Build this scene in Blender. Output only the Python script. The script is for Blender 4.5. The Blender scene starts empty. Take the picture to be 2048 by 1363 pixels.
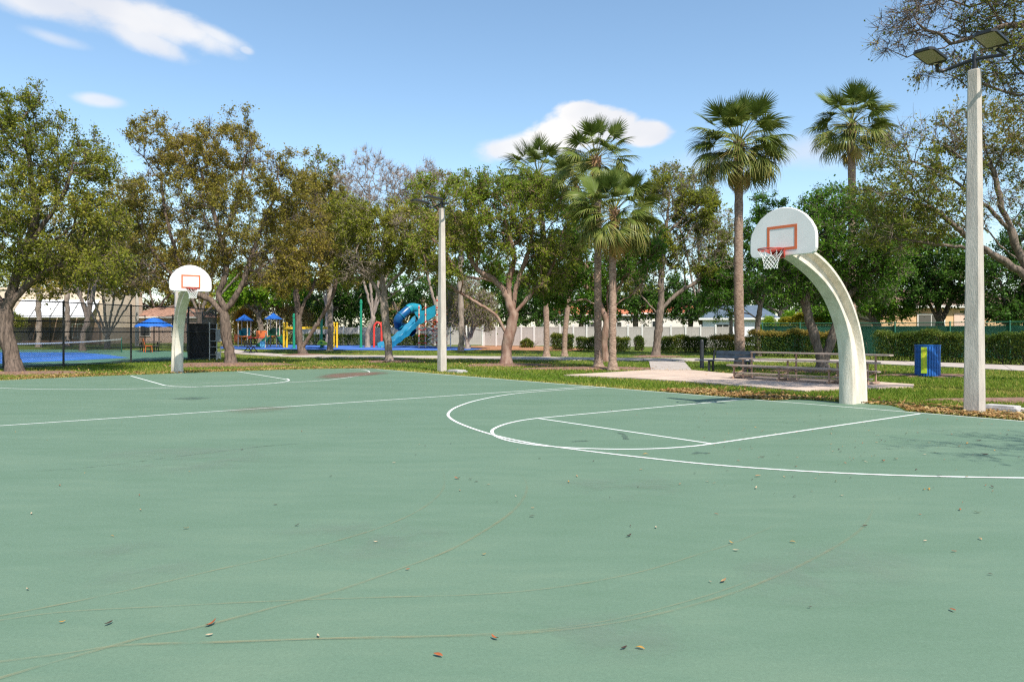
import bpy, math, random
import numpy as np

# ---------------------------------------------------------------- camera, world, sun, exposure
SC = bpy.context.scene
COL = SC.collection
R = math.radians
FPX, YH, CAMH, TH = 1440.36, 666.13, 1.4897, 0.89694      # focal length in px of a 2048 px wide frame, horizon row, eye height, court angle
cam_data = bpy.data.cameras.new('camera')
cam = bpy.data.objects.new('camera', cam_data)
COL.objects.link(cam)
cam.location = (0, 0, CAMH)
cam.rotation_euler = (R(90), 0, 0)
cam_data.sensor_width = 36.0
cam_data.lens = 36.0 * FPX / 2048
cam_data.shift_y = -(681.5 - YH) / 2048
cam_data.clip_end = 2000
SC.camera = cam

SUN_AZ = math.atan2(0.43, -0.90)       # direction towards the sun, clockwise from +Y
SUN_EL = R(52)
EXPOSURE = 0.62
SUN_STRENGTH = 4.8
SKY_STRENGTH = 0.15
sd = bpy.data.lights.new('sun', 'SUN')
sd.energy = SUN_STRENGTH
sd.angle = R(0.53)
sd.color = (1.0, 0.94, 0.85)
sun = bpy.data.objects.new('sun', sd)
COL.objects.link(sun)
sun.rotation_euler = (math.pi / 2 - SUN_EL, 0, math.pi - SUN_AZ)
SC.view_settings.view_transform = 'Standard'
SC.view_settings.look = 'None'
SC.view_settings.gamma = 1
SC.view_settings.exposure = EXPOSURE
SC.cycles.max_bounces = 8
SC.cycles.transparent_max_bounces = 24
SC.cycles.transmission_bounces = 6
SC.cycles.use_denoising = False
SC.cycles.pixel_filter_type = 'BLACKMAN_HARRIS'
SC.cycles.filter_width = 1.25
SC.cycles.sample_clamp_indirect = 6.0
SC.cycles.caustics_reflective = False
SC.cycles.caustics_refractive = False


def nn(nt, kind, **kw):
    n = nt.nodes.new(kind)
    for k, v in kw.items():
        if k.startswith('i_'):
            n.inputs[k[2:].replace('_', ' ')].default_value = v
        elif k.startswith('n_'):
            n.inputs[int(k[2:])].default_value = v
        else:
            setattr(n, k, v)
    return n


def mth(nt, op, a, b=None, c=None, clamp=False):
    n = nt.nodes.new('ShaderNodeMath')
    n.operation = op
    n.use_clamp = clamp
    for i, v in enumerate((a, b, c)):
        if v is None:
            continue
        if isinstance(v, (int, float)):
            n.inputs[i].default_value = v
        else:
            nt.links.new(v, n.inputs[i])
    return n.outputs[0]


W = bpy.data.worlds.new('World')
SC.world = W
W.use_nodes = True
wt = W.node_tree
wt.nodes.clear()
w_out = nn(wt, 'ShaderNodeOutputWorld')
w_bg = nn(wt, 'ShaderNodeBackground')
w_sky = nn(wt, 'ShaderNodeTexSky', sky_type='NISHITA', sun_disc=False, sun_elevation=SUN_EL, sun_rotation=SUN_AZ,
           altitude=0.0, air_density=1.0, dust_density=0.55, ozone_density=1.0)
w_bg.inputs['Strength'].default_value = SKY_STRENGTH
# clouds: soft drifting patches at fixed bearings (azimuth from +Y, elevation), all round the sky
tc = nn(wt, 'ShaderNodeTexCoord')
sep = nn(wt, 'ShaderNodeSeparateXYZ')
wt.links.new(tc.outputs['Generated'], sep.inputs[0])
az = mth(wt, 'ARCTAN2', sep.outputs[0], sep.outputs[1])
el = mth(wt, 'ARCSINE', sep.outputs[2])
cmb = nn(wt, 'ShaderNodeCombineXYZ')
wt.links.new(az, cmb.inputs[0])
wt.links.new(mth(wt, 'MULTIPLY', el, 1.7), cmb.inputs[1])
n1 = nn(wt, 'ShaderNodeTexNoise', i_Scale=11.0, i_Detail=9.0, i_Roughness=0.58, i_Distortion=0.25)
n2 = nn(wt, 'ShaderNodeTexNoise', i_Scale=3.2, i_Detail=4.0, i_Roughness=0.5)
for n in (n1, n2):
    wt.links.new(cmb.outputs[0], n.inputs['Vector'])
n1c = mth(wt, 'SUBTRACT', n1.outputs[0], 0.5)


def bearing(x, y):
    X, Zz = (x - 1024) / FPX, (YH - y) / FPX
    return math.atan2(X, 1), math.atan2(Zz, math.hypot(1, X))


def puff(x, y, rx, ry, rot=0.0, soft=0.55, amt=1.0, nz=1.5, ae=None):
    a0, e0 = bearing(x, y) if ae is None else ae
    ra, re = rx / FPX, ry / FPX
    da, de = mth(wt, 'SUBTRACT', az, a0), mth(wt, 'SUBTRACT', el, e0)
    c, s = math.cos(rot), math.sin(rot)
    p = mth(wt, 'ADD', mth(wt, 'MULTIPLY', da, c / ra), mth(wt, 'MULTIPLY', de, s / ra))
    q = mth(wt, 'ADD', mth(wt, 'MULTIPLY', da, -s / re), mth(wt, 'MULTIPLY', de, c / re))
    d = mth(wt, 'SQRT', mth(wt, 'ADD', mth(wt, 'MULTIPLY', p, p), mth(wt, 'MULTIPLY', q, q)))
    v = mth(wt, 'ADD', mth(wt, 'SUBTRACT', 1.0, d), mth(wt, 'MULTIPLY', n1c, nz))
    mr = nn(wt, 'ShaderNodeMapRange', interpolation_type='SMOOTHSTEP')
    mr.inputs['From Min'].default_value = 0.0
    mr.inputs['From Max'].default_value = soft
    mr.inputs['To Max'].default_value = amt
    wt.links.new(v, mr.inputs['Value'])
    return mr.outputs[0]


puffs = [
    puff(90, 2, 190, 32, -0.06, 0.8, 0.9, 1.5), puff(230, 22, 195, 42, -0.14, 0.75, 0.97, 1.5), puff(340, 45, 135, 34, -0.22, 0.75, 0.93, 1.6), puff(425, 66, 80, 18, -0.28, 0.85, 0.8, 1.5),
    puff(280, 70, 110, 28, -0.34, 0.8, 0.88, 1.6), puff(335, 98, 52, 17, -0.4, 0.85, 0.75, 1.4), puff(105, 76, 60, 13, -0.1, 0.9, 0.5, 1.2), puff(200, 200, 55, 15, 0.0, 0.7, 0.75, 1.0),
    puff(492, 100, 18, 9, -0.2, 0.7, 0.55, 0.8),
    puff(1150, 266, 130, 46, 0.08, 0.4, 1.0, 1.6), puff(1175, 236, 75, 34, 0.0, 0.35, 1.0, 1.5), puff(1230, 252, 60, 36, -0.2, 0.35, 1.0, 1.5), puff(1285, 266, 62, 28, 0.0, 0.35, 1.0, 1.2),
    puff(1050, 292, 130, 32, 0.14, 0.6, 0.95, 1.5), puff(1620, 300, 120, 44, 0.0, 1.0, 0.6), puff(1450, 330, 170, 34, 0.0, 1.0, 0.45),
    puff(0, 0, 420, 90, 0.1, 0.8, 0.8, 1.5, (1.9, 0.55)), puff(0, 0, 380, 70, 0.0, 0.8, 0.8, 1.5, (-1.7, 0.4)),
    puff(0, 0, 500, 90, 0.0, 0.8, 0.8, 1.5, (2.9, 0.45)), puff(0, 0, 350, 60, 0.0, 0.8, 0.8, 1.5, (-2.6, 0.6)),
]
acc = puffs[0]
for p in puffs[1:]:
    acc = mth(wt, 'MAXIMUM', acc, p)
w_mix = nn(wt, 'ShaderNodeMix', data_type='RGBA')
wt.links.new(acc, w_mix.inputs['Factor'])
w_hsv = nn(wt, 'ShaderNodeHueSaturation', i_Hue=0.493, i_Saturation=1.04, i_Value=0.93)
wt.links.new(w_sky.outputs[0], w_hsv.inputs['Color'])
wt.links.new(w_hsv.outputs[0], w_mix.inputs['A'])
cshade = nn(wt, 'ShaderNodeMix', data_type='RGBA')
cshade.inputs['A'].default_value = (3.5, 3.62, 3.95, 1)
cshade.inputs['B'].default_value = (4.5, 4.45, 4.4, 1)
cmr = nn(wt, 'ShaderNodeMapRange', interpolation_type='SMOOTHSTEP')
cmr.inputs['From Min'].default_value, cmr.inputs['From Max'].default_value = 0.38, 0.62
wt.links.new(n2.outputs[0], cmr.inputs['Value'])
wt.links.new(cmr.outputs[0], cshade.inputs['Factor'])
wt.links.new(cshade.outputs['Result'], w_mix.inputs['B'])
wt.links.new(w_mix.outputs['Result'], w_bg.inputs['Color'])
wt.links.new(w_bg.outputs[0], w_out.inputs['Surface'])

# ---------------------------------------------------------------- geometry of the place
O2 = np.array([6.508, 14.958])
DU = np.array([math.cos(TH), -math.sin(TH)])
DV = np.array([-math.sin(TH), -math.cos(TH)])


def gz(x, y):
    """Height of the ground: flat round the court, a gentle rise behind the paths."""
    t = np.clip((np.asarray(y, float) - 44) / 26, 0, 1)
    return 0.28 * t * t * (3 - 2 * t)


def G(x, y, dz=0.0):
    """Ground point that the photograph shows at column x, row y."""
    Z = FPX * CAMH / (y - YH)
    for _ in range(12):
        Z = FPX * (CAMH - float(gz(0, Z))) / (y - YH)
    return np.array([(x - 1024) * Z / FPX, Z, float(gz(0, Z)) + dz])


def P(x, y, Z):
    return np.array([(x - 1024) * Z / FPX, Z, CAMH + (YH - y) * Z / FPX])


def at_depth(x, Z, dz=0.0):
    return np.array([(x - 1024) * Z / FPX, Z, float(gz(0, Z)) + dz])


def C(u, v, z=0.0):
    p = O2 + u * DU + v * DV
    return np.array([p[0], p[1], z])


# ---------------------------------------------------------------- materials
MATS = {}


def mat(name, col, rough=0.6, var=0.0, scale=5.0, col2=None, bump=0.0, bscale=40.0, metal=0.0, spec=0.4, alpha=None, detail=6.0, stretch=None, ramp=(0.35, 0.65), translucent=0.0, emit=None):
    if name in MATS:
        return MATS[name]
    m = bpy.data.materials.new(name)
    m.use_nodes = True
    nt = m.node_tree
    b = nt.nodes['Principled BSDF']
    b.inputs['Base Color'].default_value = (*col, 1)
    b.inputs['Roughness'].default_value = rough
    b.inputs['Metallic'].default_value = metal
    b.inputs['Specular IOR Level'].default_value = spec
    tcn = nn(nt, 'ShaderNodeTexCoord')
    vec = tcn.outputs['Object']
    if stretch:
        mp = nn(nt, 'ShaderNodeMapping')
        mp.inputs['Scale'].default_value = stretch
        nt.links.new(vec, mp.inputs['Vector'])
        vec = mp.outputs[0]
    if col2 is not None or var:
        nz = nn(nt, 'ShaderNodeTexNoise', i_Scale=scale, i_Detail=detail, i_Roughness=0.6)
        nt.links.new(vec, nz.inputs['Vector'])
        cr = nn(nt, 'ShaderNodeValToRGB')
        if col2 is None:
            c1 = [max(0, c * (1 - var)) for c in col]
            c2 = [min(1, c * (1 + var)) for c in col]
        else:
            c1, c2 = col, col2
        cr.color_ramp.elements[0].position, cr.color_ramp.elements[1].position = ramp
        cr.color_ramp.elements[0].color = (*c1, 1)
        cr.color_ramp.elements[1].color = (*c2, 1)
        nt.links.new(nz.outputs[0], cr.inputs[0])
        nt.links.new(cr.outputs[0], b.inputs['Base Color'])
    if bump:
        nb = nn(nt, 'ShaderNodeTexNoise', i_Scale=bscale, i_Detail=5.0, i_Roughness=0.6)
        nt.links.new(vec, nb.inputs['Vector'])
        bp = nn(nt, 'ShaderNodeBump', i_Strength=bump, i_Distance=0.02)
        nt.links.new(nb.outputs[0], bp.inputs['Height'])
        nt.links.new(bp.outputs[0], b.inputs['Normal'])
    if alpha is not None:
        b.inputs['Alpha'].default_value = alpha
    MATS[name] = m
    return m


LEAF_GAIN = 1.6


def leaf_mat(name, stops, translucent=0.3, rough=0.45, gain=None):
    if name in MATS:
        return MATS[name]
    m = bpy.data.materials.new(name)
    m.use_nodes = True
    nt = m.node_tree
    b = nt.nodes['Principled BSDF']
    b.inputs['Roughness'].default_value = rough
    b.inputs['Specular IOR Level'].default_value = 0.14
    at = nn(nt, 'ShaderNodeAttribute', attribute_name='tint')
    cr = nn(nt, 'ShaderNodeValToRGB')
    els = cr.color_ramp.elements
    while len(els) < len(stops):
        els.new(0.5)
    for e, (p, c) in zip(els, stops):
        e.position = p
        e.color = (*[min(0.6, k * (gain or LEAF_GAIN) * w_) for k, w_ in zip(c, (1.0, 1.0, 0.7))], 1)
    nt.links.new(at.outputs['Fac'], cr.inputs[0])
    nt.links.new(cr.outputs[0], b.inputs['Base Color'])
    tr = nn(nt, 'ShaderNodeBsdfTranslucent')
    nt.links.new(cr.outputs[0], tr.inputs['Color'])
    mx = nn(nt, 'ShaderNodeMixShader')
    mx.inputs[0].default_value = min(0.5, translucent + 0.1)
    nt.links.new(b.outputs[0], mx.inputs[1])
    nt.links.new(tr.outputs[0], mx.inputs[2])
    nt.links.new(mx.outputs[0], nt.nodes['Material Output'].inputs['Surface'])
    MATS[name] = m
    return m


# ---------------------------------------------------------------- objects
def tag(o, label=None, cat=None, group=None, kind=None):
    if label:
        o['label'] = label
    if cat:
        o['category'] = cat
    if group:
        o['group'] = group
    if kind:
        o['kind'] = kind
    return o


def empty(name, loc, rz=0.0, label=None, cat=None, group=None):
    o = bpy.data.objects.new(name, None)
    o.empty_display_size = 0.2
    COL.objects.link(o)
    o.location = tuple(float(c) for c in loc)
    o.rotation_euler = (0, 0, rz)
    return tag(o, label, cat, group)


def link(name, me, m=None, parent=None, loc=None, rot=None):
    o = bpy.data.objects.new(name, me)
    COL.objects.link(o)
    if m is not None and not me.materials:
        me.materials.append(m)
    if parent is not None:
        o.parent = parent
    if loc is not None:
        o.location = tuple(float(c) for c in loc)
    if rot is not None:
        o.rotation_euler = rot
    return o


def mesh_np(name, verts, quads=None, tris=None, smooth=False, tint=None):
    me = bpy.data.meshes.new(name)
    verts = np.ascontiguousarray(verts, np.float32)
    nq = 0 if quads is None else len(quads)
    nt_ = 0 if tris is None else len(tris)
    idx = []
    if nq:
        idx.append(np.asarray(quads, np.int32).ravel())
    if nt_:
        idx.append(np.asarray(tris, np.int32).ravel())
    idx = np.concatenate(idx)
    me.vertices.add(len(verts))
    me.vertices.foreach_set('co', verts.ravel())
    me.loops.add(len(idx))
    me.loops.foreach_set('vertex_index', idx)
    me.polygons.add(nq + nt_)
    ls = np.concatenate([np.arange(nq, dtype=np.int32) * 4, nq * 4 + np.arange(nt_, dtype=np.int32) * 3])
    me.polygons.foreach_set('loop_start', ls)
    if smooth:
        me.polygons.foreach_set('use_smooth', np.ones(nq + nt_, bool))
    if tint is not None:
        a = me.attributes.new('tint', 'FLOAT', 'FACE')
        a.data.foreach_set('value', np.ascontiguousarray(tint, np.float32))
    me.update(calc_edges=True)
    return me


class MB:
    """Collects boxes, tubes, lathes and prisms into one mesh."""

    def __init__(self):
        self.v, self.f, self.n = [], [], 0

    def add(self, v, f):
        v = np.asarray(v, float).reshape(-1, 3)
        self.v.append(v)
        self.f += [tuple(int(i) + self.n for i in q) for q in f]
        self.n += len(v)
        return self

    def box(self, c, s, rz=0.0, taper=1.0, bevel=0.0):
        x, y, z = (k / 2 for k in s)
        if bevel:
            b = min(bevel, x * .45, y * .45)
            ring = [(-x + b, -y), (x - b, -y), (x, -y + b), (x, y - b), (x - b, y), (-x + b, y), (-x, y - b), (-x, -y + b)]
        else:
            ring = [(-x, -y), (x, -y), (x, y), (-x, y)]
        k = len(ring)
        v = [(a, b2, -z) for a, b2 in ring] + [(a * taper, b2 * taper, z) for a, b2 in ring]
        f = [tuple(range(k))[::-1], tuple(range(k, 2 * k))] + [(i, (i + 1) % k, k + (i + 1) % k, k + i) for i in range(k)]
        v = np.array(v)
        if rz:
            ca, sa = math.cos(rz), math.sin(rz)
            v = np.stack([v[:, 0] * ca - v[:, 1] * sa, v[:, 0] * sa + v[:, 1] * ca, v[:, 2]], 1)
        return self.add(v + np.array(c, float), f)

    def bar(self, a, b, w, h, up=(0, 0, 1)):
        """A rectangular bar from a to b."""
        a, b, up = (np.array(k, float) for k in (a, b, up))
        d = b - a
        d /= np.linalg.norm(d)
        s = np.cross(d, up)
        if np.linalg.norm(s) < 1e-6:
            s = np.cross(d, (1, 0, 0))
        s /= np.linalg.norm(s)
        t = np.cross(s, d)
        v = [p + s * (i * w / 2) + t * (j * h / 2) for p in (a, b) for i, j in ((-1, -1), (1, -1), (1, 1), (-1, 1))]
        return self.add(v, [(3, 2, 1, 0), (4, 5, 6, 7), (0, 1, 5, 4), (1, 2, 6, 5), (2, 3, 7, 6), (3, 0, 4, 7)])

    def tube(self, pts, r, k=8, cap=True, closed=False):
        pts = np.array(pts, float)
        n = len(pts)
        r = np.full(n, r, float) if np.isscalar(r) else np.array(r, float)
        if closed:
            tg = np.roll(pts, -1, 0) - np.roll(pts, 1, 0)
        else:
            tg = np.gradient(pts, axis=0)
        tg /= np.linalg.norm(tg, axis=1)[:, None] + 1e-12
        up = np.array((0, 0, 1.0)) if abs(tg[0][2]) < 0.9 else np.array((1.0, 0, 0))
        nrm = np.cross(tg[0], up)
        nrm /= np.linalg.norm(nrm)
        ang = np.arange(k) * 2 * math.pi / k
        v = []
        for i in range(n):
            nrm = nrm - tg[i] * nrm.dot(tg[i])
            nrm /= np.linalg.norm(nrm) + 1e-12
            bi = np.cross(tg[i], nrm)
            v.append(pts[i] + r[i] * (np.cos(ang)[:, None] * nrm + np.sin(ang)[:, None] * bi))
        v = np.concatenate(v)
        f = []
        m_ = n if closed else n - 1
        for i in range(m_):
            a, b = i * k, ((i + 1) % n) * k
            f += [(a + j, a + (j + 1) % k, b + (j + 1) % k, b + j) for j in range(k)]
        if cap and not closed:
            f += [tuple(range(k))[::-1], tuple(range((n - 1) * k, n * k))]
        return self.add(v, f)

    def lathe(self, prof, k=24, c=(0, 0, 0), cap=True):
        v = []
        ang = np.arange(k) * 2 * math.pi / k
        for r, z in prof:
            v.append(np.stack([np.cos(ang) * r, np.sin(ang) * r, np.full(k, z)], 1))
        v = np.concatenate(v) + np.array(c, float)
        f = []
        for i in range(len(prof) - 1):
            a, b = i * k, (i + 1) * k
            f += [(a + j, a + (j + 1) % k, b + (j + 1) % k, b + j) for j in range(k)]
        if cap:
            f += [tuple(range(k))[::-1], tuple(range((len(prof) - 1) * k, len(prof) * k))]
        return self.add(v, f)

    def prism(self, poly, z0, z1):
        k = len(poly)
        v = [(x, y, z0) for x, y in poly] + [(x, y, z1) for x, y in poly]
        return self.add(v, [tuple(range(k))[::-1], tuple(range(k, 2 * k))] + [(i, (i + 1) % k, k + (i + 1) % k, k + i) for i in range(k)])

    def slab(self, poly3, off):
        """A polygon in space thickened by the vector off."""
        p = np.array(poly3, float)
        k = len(p)
        return self.add(np.concatenate([p, p + np.array(off, float)]), [tuple(range(k))[::-1], tuple(range(k, 2 * k))] + [(i, (i + 1) % k, k + (i + 1) % k, k + i) for i in range(k)])

    def mesh(self, name, smooth=False):
        me = bpy.data.meshes.new(name)
        me.from_pydata(np.concatenate(self.v).tolist(), [], self.f)
        if smooth:
            me.polygons.foreach_set('use_smooth', np.ones(len(me.polygons), bool))
        me.update()
        return me

    def build(self, name, m, parent=None, smooth=False, loc=None, rot=None):
        me = self.mesh(name, smooth)
        import bmesh
        bm = bmesh.new()
        bm.from_mesh(me)
        bmesh.ops.recalc_face_normals(bm, faces=bm.faces)
        bm.to_mesh(me)
        bm.free()
        o = link(name, me, m, parent, loc, rot)
        if smooth:
            try:
                me.set_sharp_from_angle(angle=R(40))
            except Exception:
                pass
        return o


def sheet(name, pts, z, m, parent=None):
    """A polygon that lies on the ground at height z above it, cut into strips where the ground rises."""
    import bmesh
    v = [(p[0], p[1], 0.0) for p in pts]
    a2 = sum(v[i][0] * v[(i + 1) % len(v)][1] - v[(i + 1) % len(v)][0] * v[i][1] for i in range(len(v)))
    if a2 < 0:
        v = v[::-1]
    bm = bmesh.new()
    bm.faces.new([bm.verts.new(q) for q in v])
    bmesh.ops.triangulate(bm, faces=bm.faces[:])
    if max(q[1] for q in v) > 44:
        for yc in np.arange(44, min(75, max(q[1] for q in v)), 1.0):
            bmesh.ops.bisect_plane(bm, geom=bm.verts[:] + bm.edges[:] + bm.faces[:], plane_co=(0, float(yc), 0), plane_no=(0, 1, 0))
    for q in bm.verts:
        q.co.z = float(gz(q.co.x, q.co.y)) + z
    me = bpy.data.meshes.new(name)
    bm.to_mesh(me)
    bm.free()
    return link(name, me, m, parent)


def catmull(pts, n=8):
    p = np.array(pts, float)
    p = np.vstack([2 * p[0] - p[1], p, 2 * p[-1] - p[-2]])
    out = []
    for i in range(1, len(p) - 2):
        for t in np.arange(n) / n:
            a, b, c, d = p[i - 1], p[i], p[i + 1], p[i + 2]
            out.append(0.5 * (2 * b + (c - a) * t + (2 * a - 5 * b + 4 * c - d) * t * t + (3 * b - a - 3 * c + d) * t ** 3))
    out.append(p[-2])
    return np.array(out)


def ribbon(name, pts, w, z, m, parent=None):
    p = np.array(pts, float)[:, :2]
    t = np.gradient(p, axis=0)
    t /= np.linalg.norm(t, axis=1)[:, None]
    s = np.stack([-t[:, 1], t[:, 0]], 1) * w / 2
    zz = gz(p[:, 0], p[:, 1]) + z
    v = np.concatenate([np.c_[p + s, zz], np.c_[p - s, zz]])
    n = len(p)
    q = [(i + n, i + 1 + n, i + 1, i) for i in range(n - 1)]
    return link(name, mesh_np(name, v, quads=q), m, parent)

# ================================================================ ground, court, paths
def grass_material():
    m = bpy.data.materials.new('lawn')
    m.use_nodes = True
    nt = m.node_tree
    b = nt.nodes['Principled BSDF']
    b.inputs['Roughness'].default_value = 0.85
    b.inputs['Specular IOR Level'].default_value = 0.15
    tcn = nn(nt, 'ShaderNodeTexCoord')
    big = nn(nt, 'ShaderNodeTexNoise', i_Scale=0.35, i_Detail=5.0, i_Roughness=0.6)
    fine = nn(nt, 'ShaderNodeTexNoise', i_Scale=14.0, i_Detail=6.0, i_Roughness=0.75)
    for n in (big, fine):
        nt.links.new(tcn.outputs['Object'], n.inputs['Vector'])
    c1 = nn(nt, 'ShaderNodeValToRGB')
    e = c1.color_ramp.elements
    e[0].position, e[0].color = 0.3, (0.045, 0.075, 0.01, 1)
    e[1].position, e[1].color = 0.72, (0.18, 0.19, 0.05, 1)
    e.new(0.5).color = (0.095, 0.135, 0.02, 1)
    nt.links.new(fine.outputs[0], c1.inputs[0])
    c2 = nn(nt, 'ShaderNodeValToRGB')
    e = c2.color_ramp.elements
    e[0].position, e[0].color = 0.3, (0.13, 0.1, 0.045, 1)
    e[1].position, e[1].color = 0.7, (0.24, 0.2, 0.075, 1)
    nt.links.new(fine.outputs[0], c2.inputs[0])
    mr = nn(nt, 'ShaderNodeMapRange', interpolation_type='SMOOTHSTEP')
    mr.inputs['From Min'].default_value, mr.inputs['From Max'].default_value = 0.56, 0.72
    nt.links.new(big.outputs[0], mr.inputs['Value'])
    mx = nn(nt, 'ShaderNodeMix', data_type='RGBA')
    nt.links.new(mr.outputs[0], mx.inputs['Factor'])
    nt.links.new(c1.outputs[0], mx.inputs['A'])
    nt.links.new(c2.outputs[0], mx.inputs['B'])
    nt.links.new(mx.outputs['Result'], b.inputs['Base Color'])
    bp = nn(nt, 'ShaderNodeBump', i_Strength=0.8, i_Distance=0.05)
    nt.links.new(fine.outputs[0], bp.inputs['Height'])
    nt.links.new(bp.outputs[0], b.inputs['Normal'])
    return m


M_LAWN = grass_material()
xs = np.concatenate([np.linspace(-900, -80, 8), np.linspace(-70, 70, 57), np.linspace(80, 900, 8)])
ys = np.concatenate([np.linspace(-60, 10, 8), np.linspace(12, 90, 79), np.linspace(100, 1500, 12)])
gx, gy = np.meshgrid(xs, ys, indexing='ij')
gv = np.c_[gx.ravel(), gy.ravel(), gz(gx, gy).ravel() - 0.03]
nx_, ny_ = len(xs), len(ys)
ii, jj = np.meshgrid(np.arange(nx_ - 1), np.arange(ny_ - 1), indexing='ij')
gq = np.stack([ii * ny_ + jj, (ii + 1) * ny_ + jj, (ii + 1) * ny_ + jj + 1, ii * ny_ + jj + 1], -1).reshape(-1, 4)
lawn = tag(link('lawn', mesh_np('lawn', gv, quads=gq, smooth=True), M_LAWN), 'mown park lawn with dry patches around the green court', kind='structure')


def court_material():
    m = bpy.data.materials.new('court_paint')
    m.use_nodes = True
    nt = m.node_tree
    b = nt.nodes['Principled BSDF']
    b.inputs['Specular IOR Level'].default_value = 0.3
    tcn = nn(nt, 'ShaderNodeTexCoord')
    mp = nn(nt, 'ShaderNodeMapping')
    mp.inputs['Rotation'].default_value = (0, 0, 0.35)
    mp.inputs['Scale'].default_value = (0.5, 1.6, 1)
    nt.links.new(tcn.outputs['Object'], mp.inputs['Vector'])
    big = nn(nt, 'ShaderNodeTexNoise', i_Scale=0.55, i_Detail=6.0, i_Roughness=0.62)
    nt.links.new(mp.outputs[0], big.inputs['Vector'])
    mid = nn(nt, 'ShaderNodeTexNoise', i_Scale=2.3, i_Detail=8.0, i_Roughness=0.7)
    nt.links.new(mp.outputs[0], mid.inputs['Vector'])
    fine = nn(nt, 'ShaderNodeTexNoise', i_Scale=170.0, i_Detail=3.0, i_Roughness=0.7)
    nt.links.new(tcn.outputs['Object'], fine.inputs['Vector'])
    cr = nn(nt, 'ShaderNodeValToRGB')
    e = cr.color_ramp.elements
    e[0].position, e[0].color = 0.3, (0.092, 0.158, 0.098, 1)
    e[1].position, e[1].color = 0.72, (0.138, 0.203, 0.136, 1)
    e.new(0.5).color = (0.111, 0.178, 0.119, 1)
    s = mth(nt, 'ADD', mth(nt, 'MULTIPLY', big.outputs[0], 0.55), mth(nt, 'MULTIPLY', mid.outputs[0], 0.45))
    nt.links.new(s, cr.inputs[0])
    mx = nn(nt, 'ShaderNodeMix', data_type='RGBA', blend_type='MULTIPLY')
    mx.inputs['Factor'].default_value = 0.75
    nt.links.new(cr.outputs[0], mx.inputs['A'])
    fr = nn(nt, 'ShaderNodeMapRange')
    fr.inputs['From Min'].default_value, fr.inputs['From Max'].default_value = 0.3, 0.7
    fr.inputs['To Min'].default_value, fr.inputs['To Max'].default_value = 0.68, 1.3
    grit = nn(nt, 'ShaderNodeTexNoise', i_Scale=46.0, i_Detail=6.0, i_Roughness=0.8)
    nt.links.new(tcn.outputs['Object'], grit.inputs['Vector'])
    nt.links.new(mth(nt, 'ADD', mth(nt, 'MULTIPLY', fine.outputs[0], 0.5), mth(nt, 'MULTIPLY', grit.outputs[0], 0.5)), fr.inputs['Value'])
    gcol = nn(nt, 'ShaderNodeCombineColor')
    for i in range(3):
        nt.links.new(fr.outputs[0], gcol.inputs[i])
    nt.links.new(gcol.outputs[0], mx.inputs['B'])
    nt.links.new(mx.outputs['Result'], b.inputs['Base Color'])
    rr = nn(nt, 'ShaderNodeMapRange')
    rr.inputs['To Min'].default_value, rr.inputs['To Max'].default_value = 0.55, 0.75
    nt.links.new(mid.outputs[0], rr.inputs['Value'])
    nt.links.new(rr.outputs[0], b.inputs['Roughness'])
    bp = nn(nt, 'ShaderNodeBump', i_Strength=0.35, i_Distance=0.004)
    nt.links.new(fine.outputs[0], bp.inputs['Height'])
    nt.links.new(bp.outputs[0], b.inputs['Normal'])
    return m


M_COURT = court_material()
edge_px = [(745, 736.5), (690, 736.8), (600, 738.3), (512, 741), (430, 743.5), (350, 746.5), (200, 752), (90, 756.5), (0, 760.5)]
far_edge = [G(x, y) for x, y in edge_px]
fe_dir = far_edge[-1] - far_edge[-3]
fe_dir /= np.linalg.norm(fe_dir)
far_edge.append(far_edge[-1] + fe_dir * 24)
court_poly = [C(-1.25, -0.02), C(-1.1, -0.5), C(-0.85, -0.85), C(0.9, -0.95), C(1.25, -0.55), C(1.6, -0.05), C(16, -0.05), C(16, 24), far_edge[-1] + np.array((3, -14, 0))]
court_poly = list(far_edge) + court_poly[::-1]
court_poly = [np.array((p[0], p[1])) for p in court_poly]
court = tag(sheet('court', court_poly, 0.0, M_COURT), 'weathered green painted basketball court surface', kind='structure')
M_LINE = mat('line_paint', (0.74, 0.75, 0.72), 0.6, col2=(0.6, 0.63, 0.6), scale=9.0, bump=0.2, bscale=120, ramp=(0.5, 0.8))
M_LINE_OLD = mat('worn_line_paint', (0.5, 0.56, 0.48), 0.65, col2=(0.3, 0.42, 0.33), scale=3.0, bump=0.2, bscale=120, ramp=(0.4, 0.75))


def cline(pts, w=0.05, z=0.004, m=M_LINE, smooth=True, extra=()):
    w_ = [G(x, y) for x, y in pts] + list(extra)
    p = catmull(w_, 10) if smooth and len(w_) > 2 else np.array([w_[0] + (w_[-1] - w_[0]) * t for t in np.linspace(0, 1, 24)])
    return ribbon('court_line', p, w, 0.0015 + z * 0.25, m, court)


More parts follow.
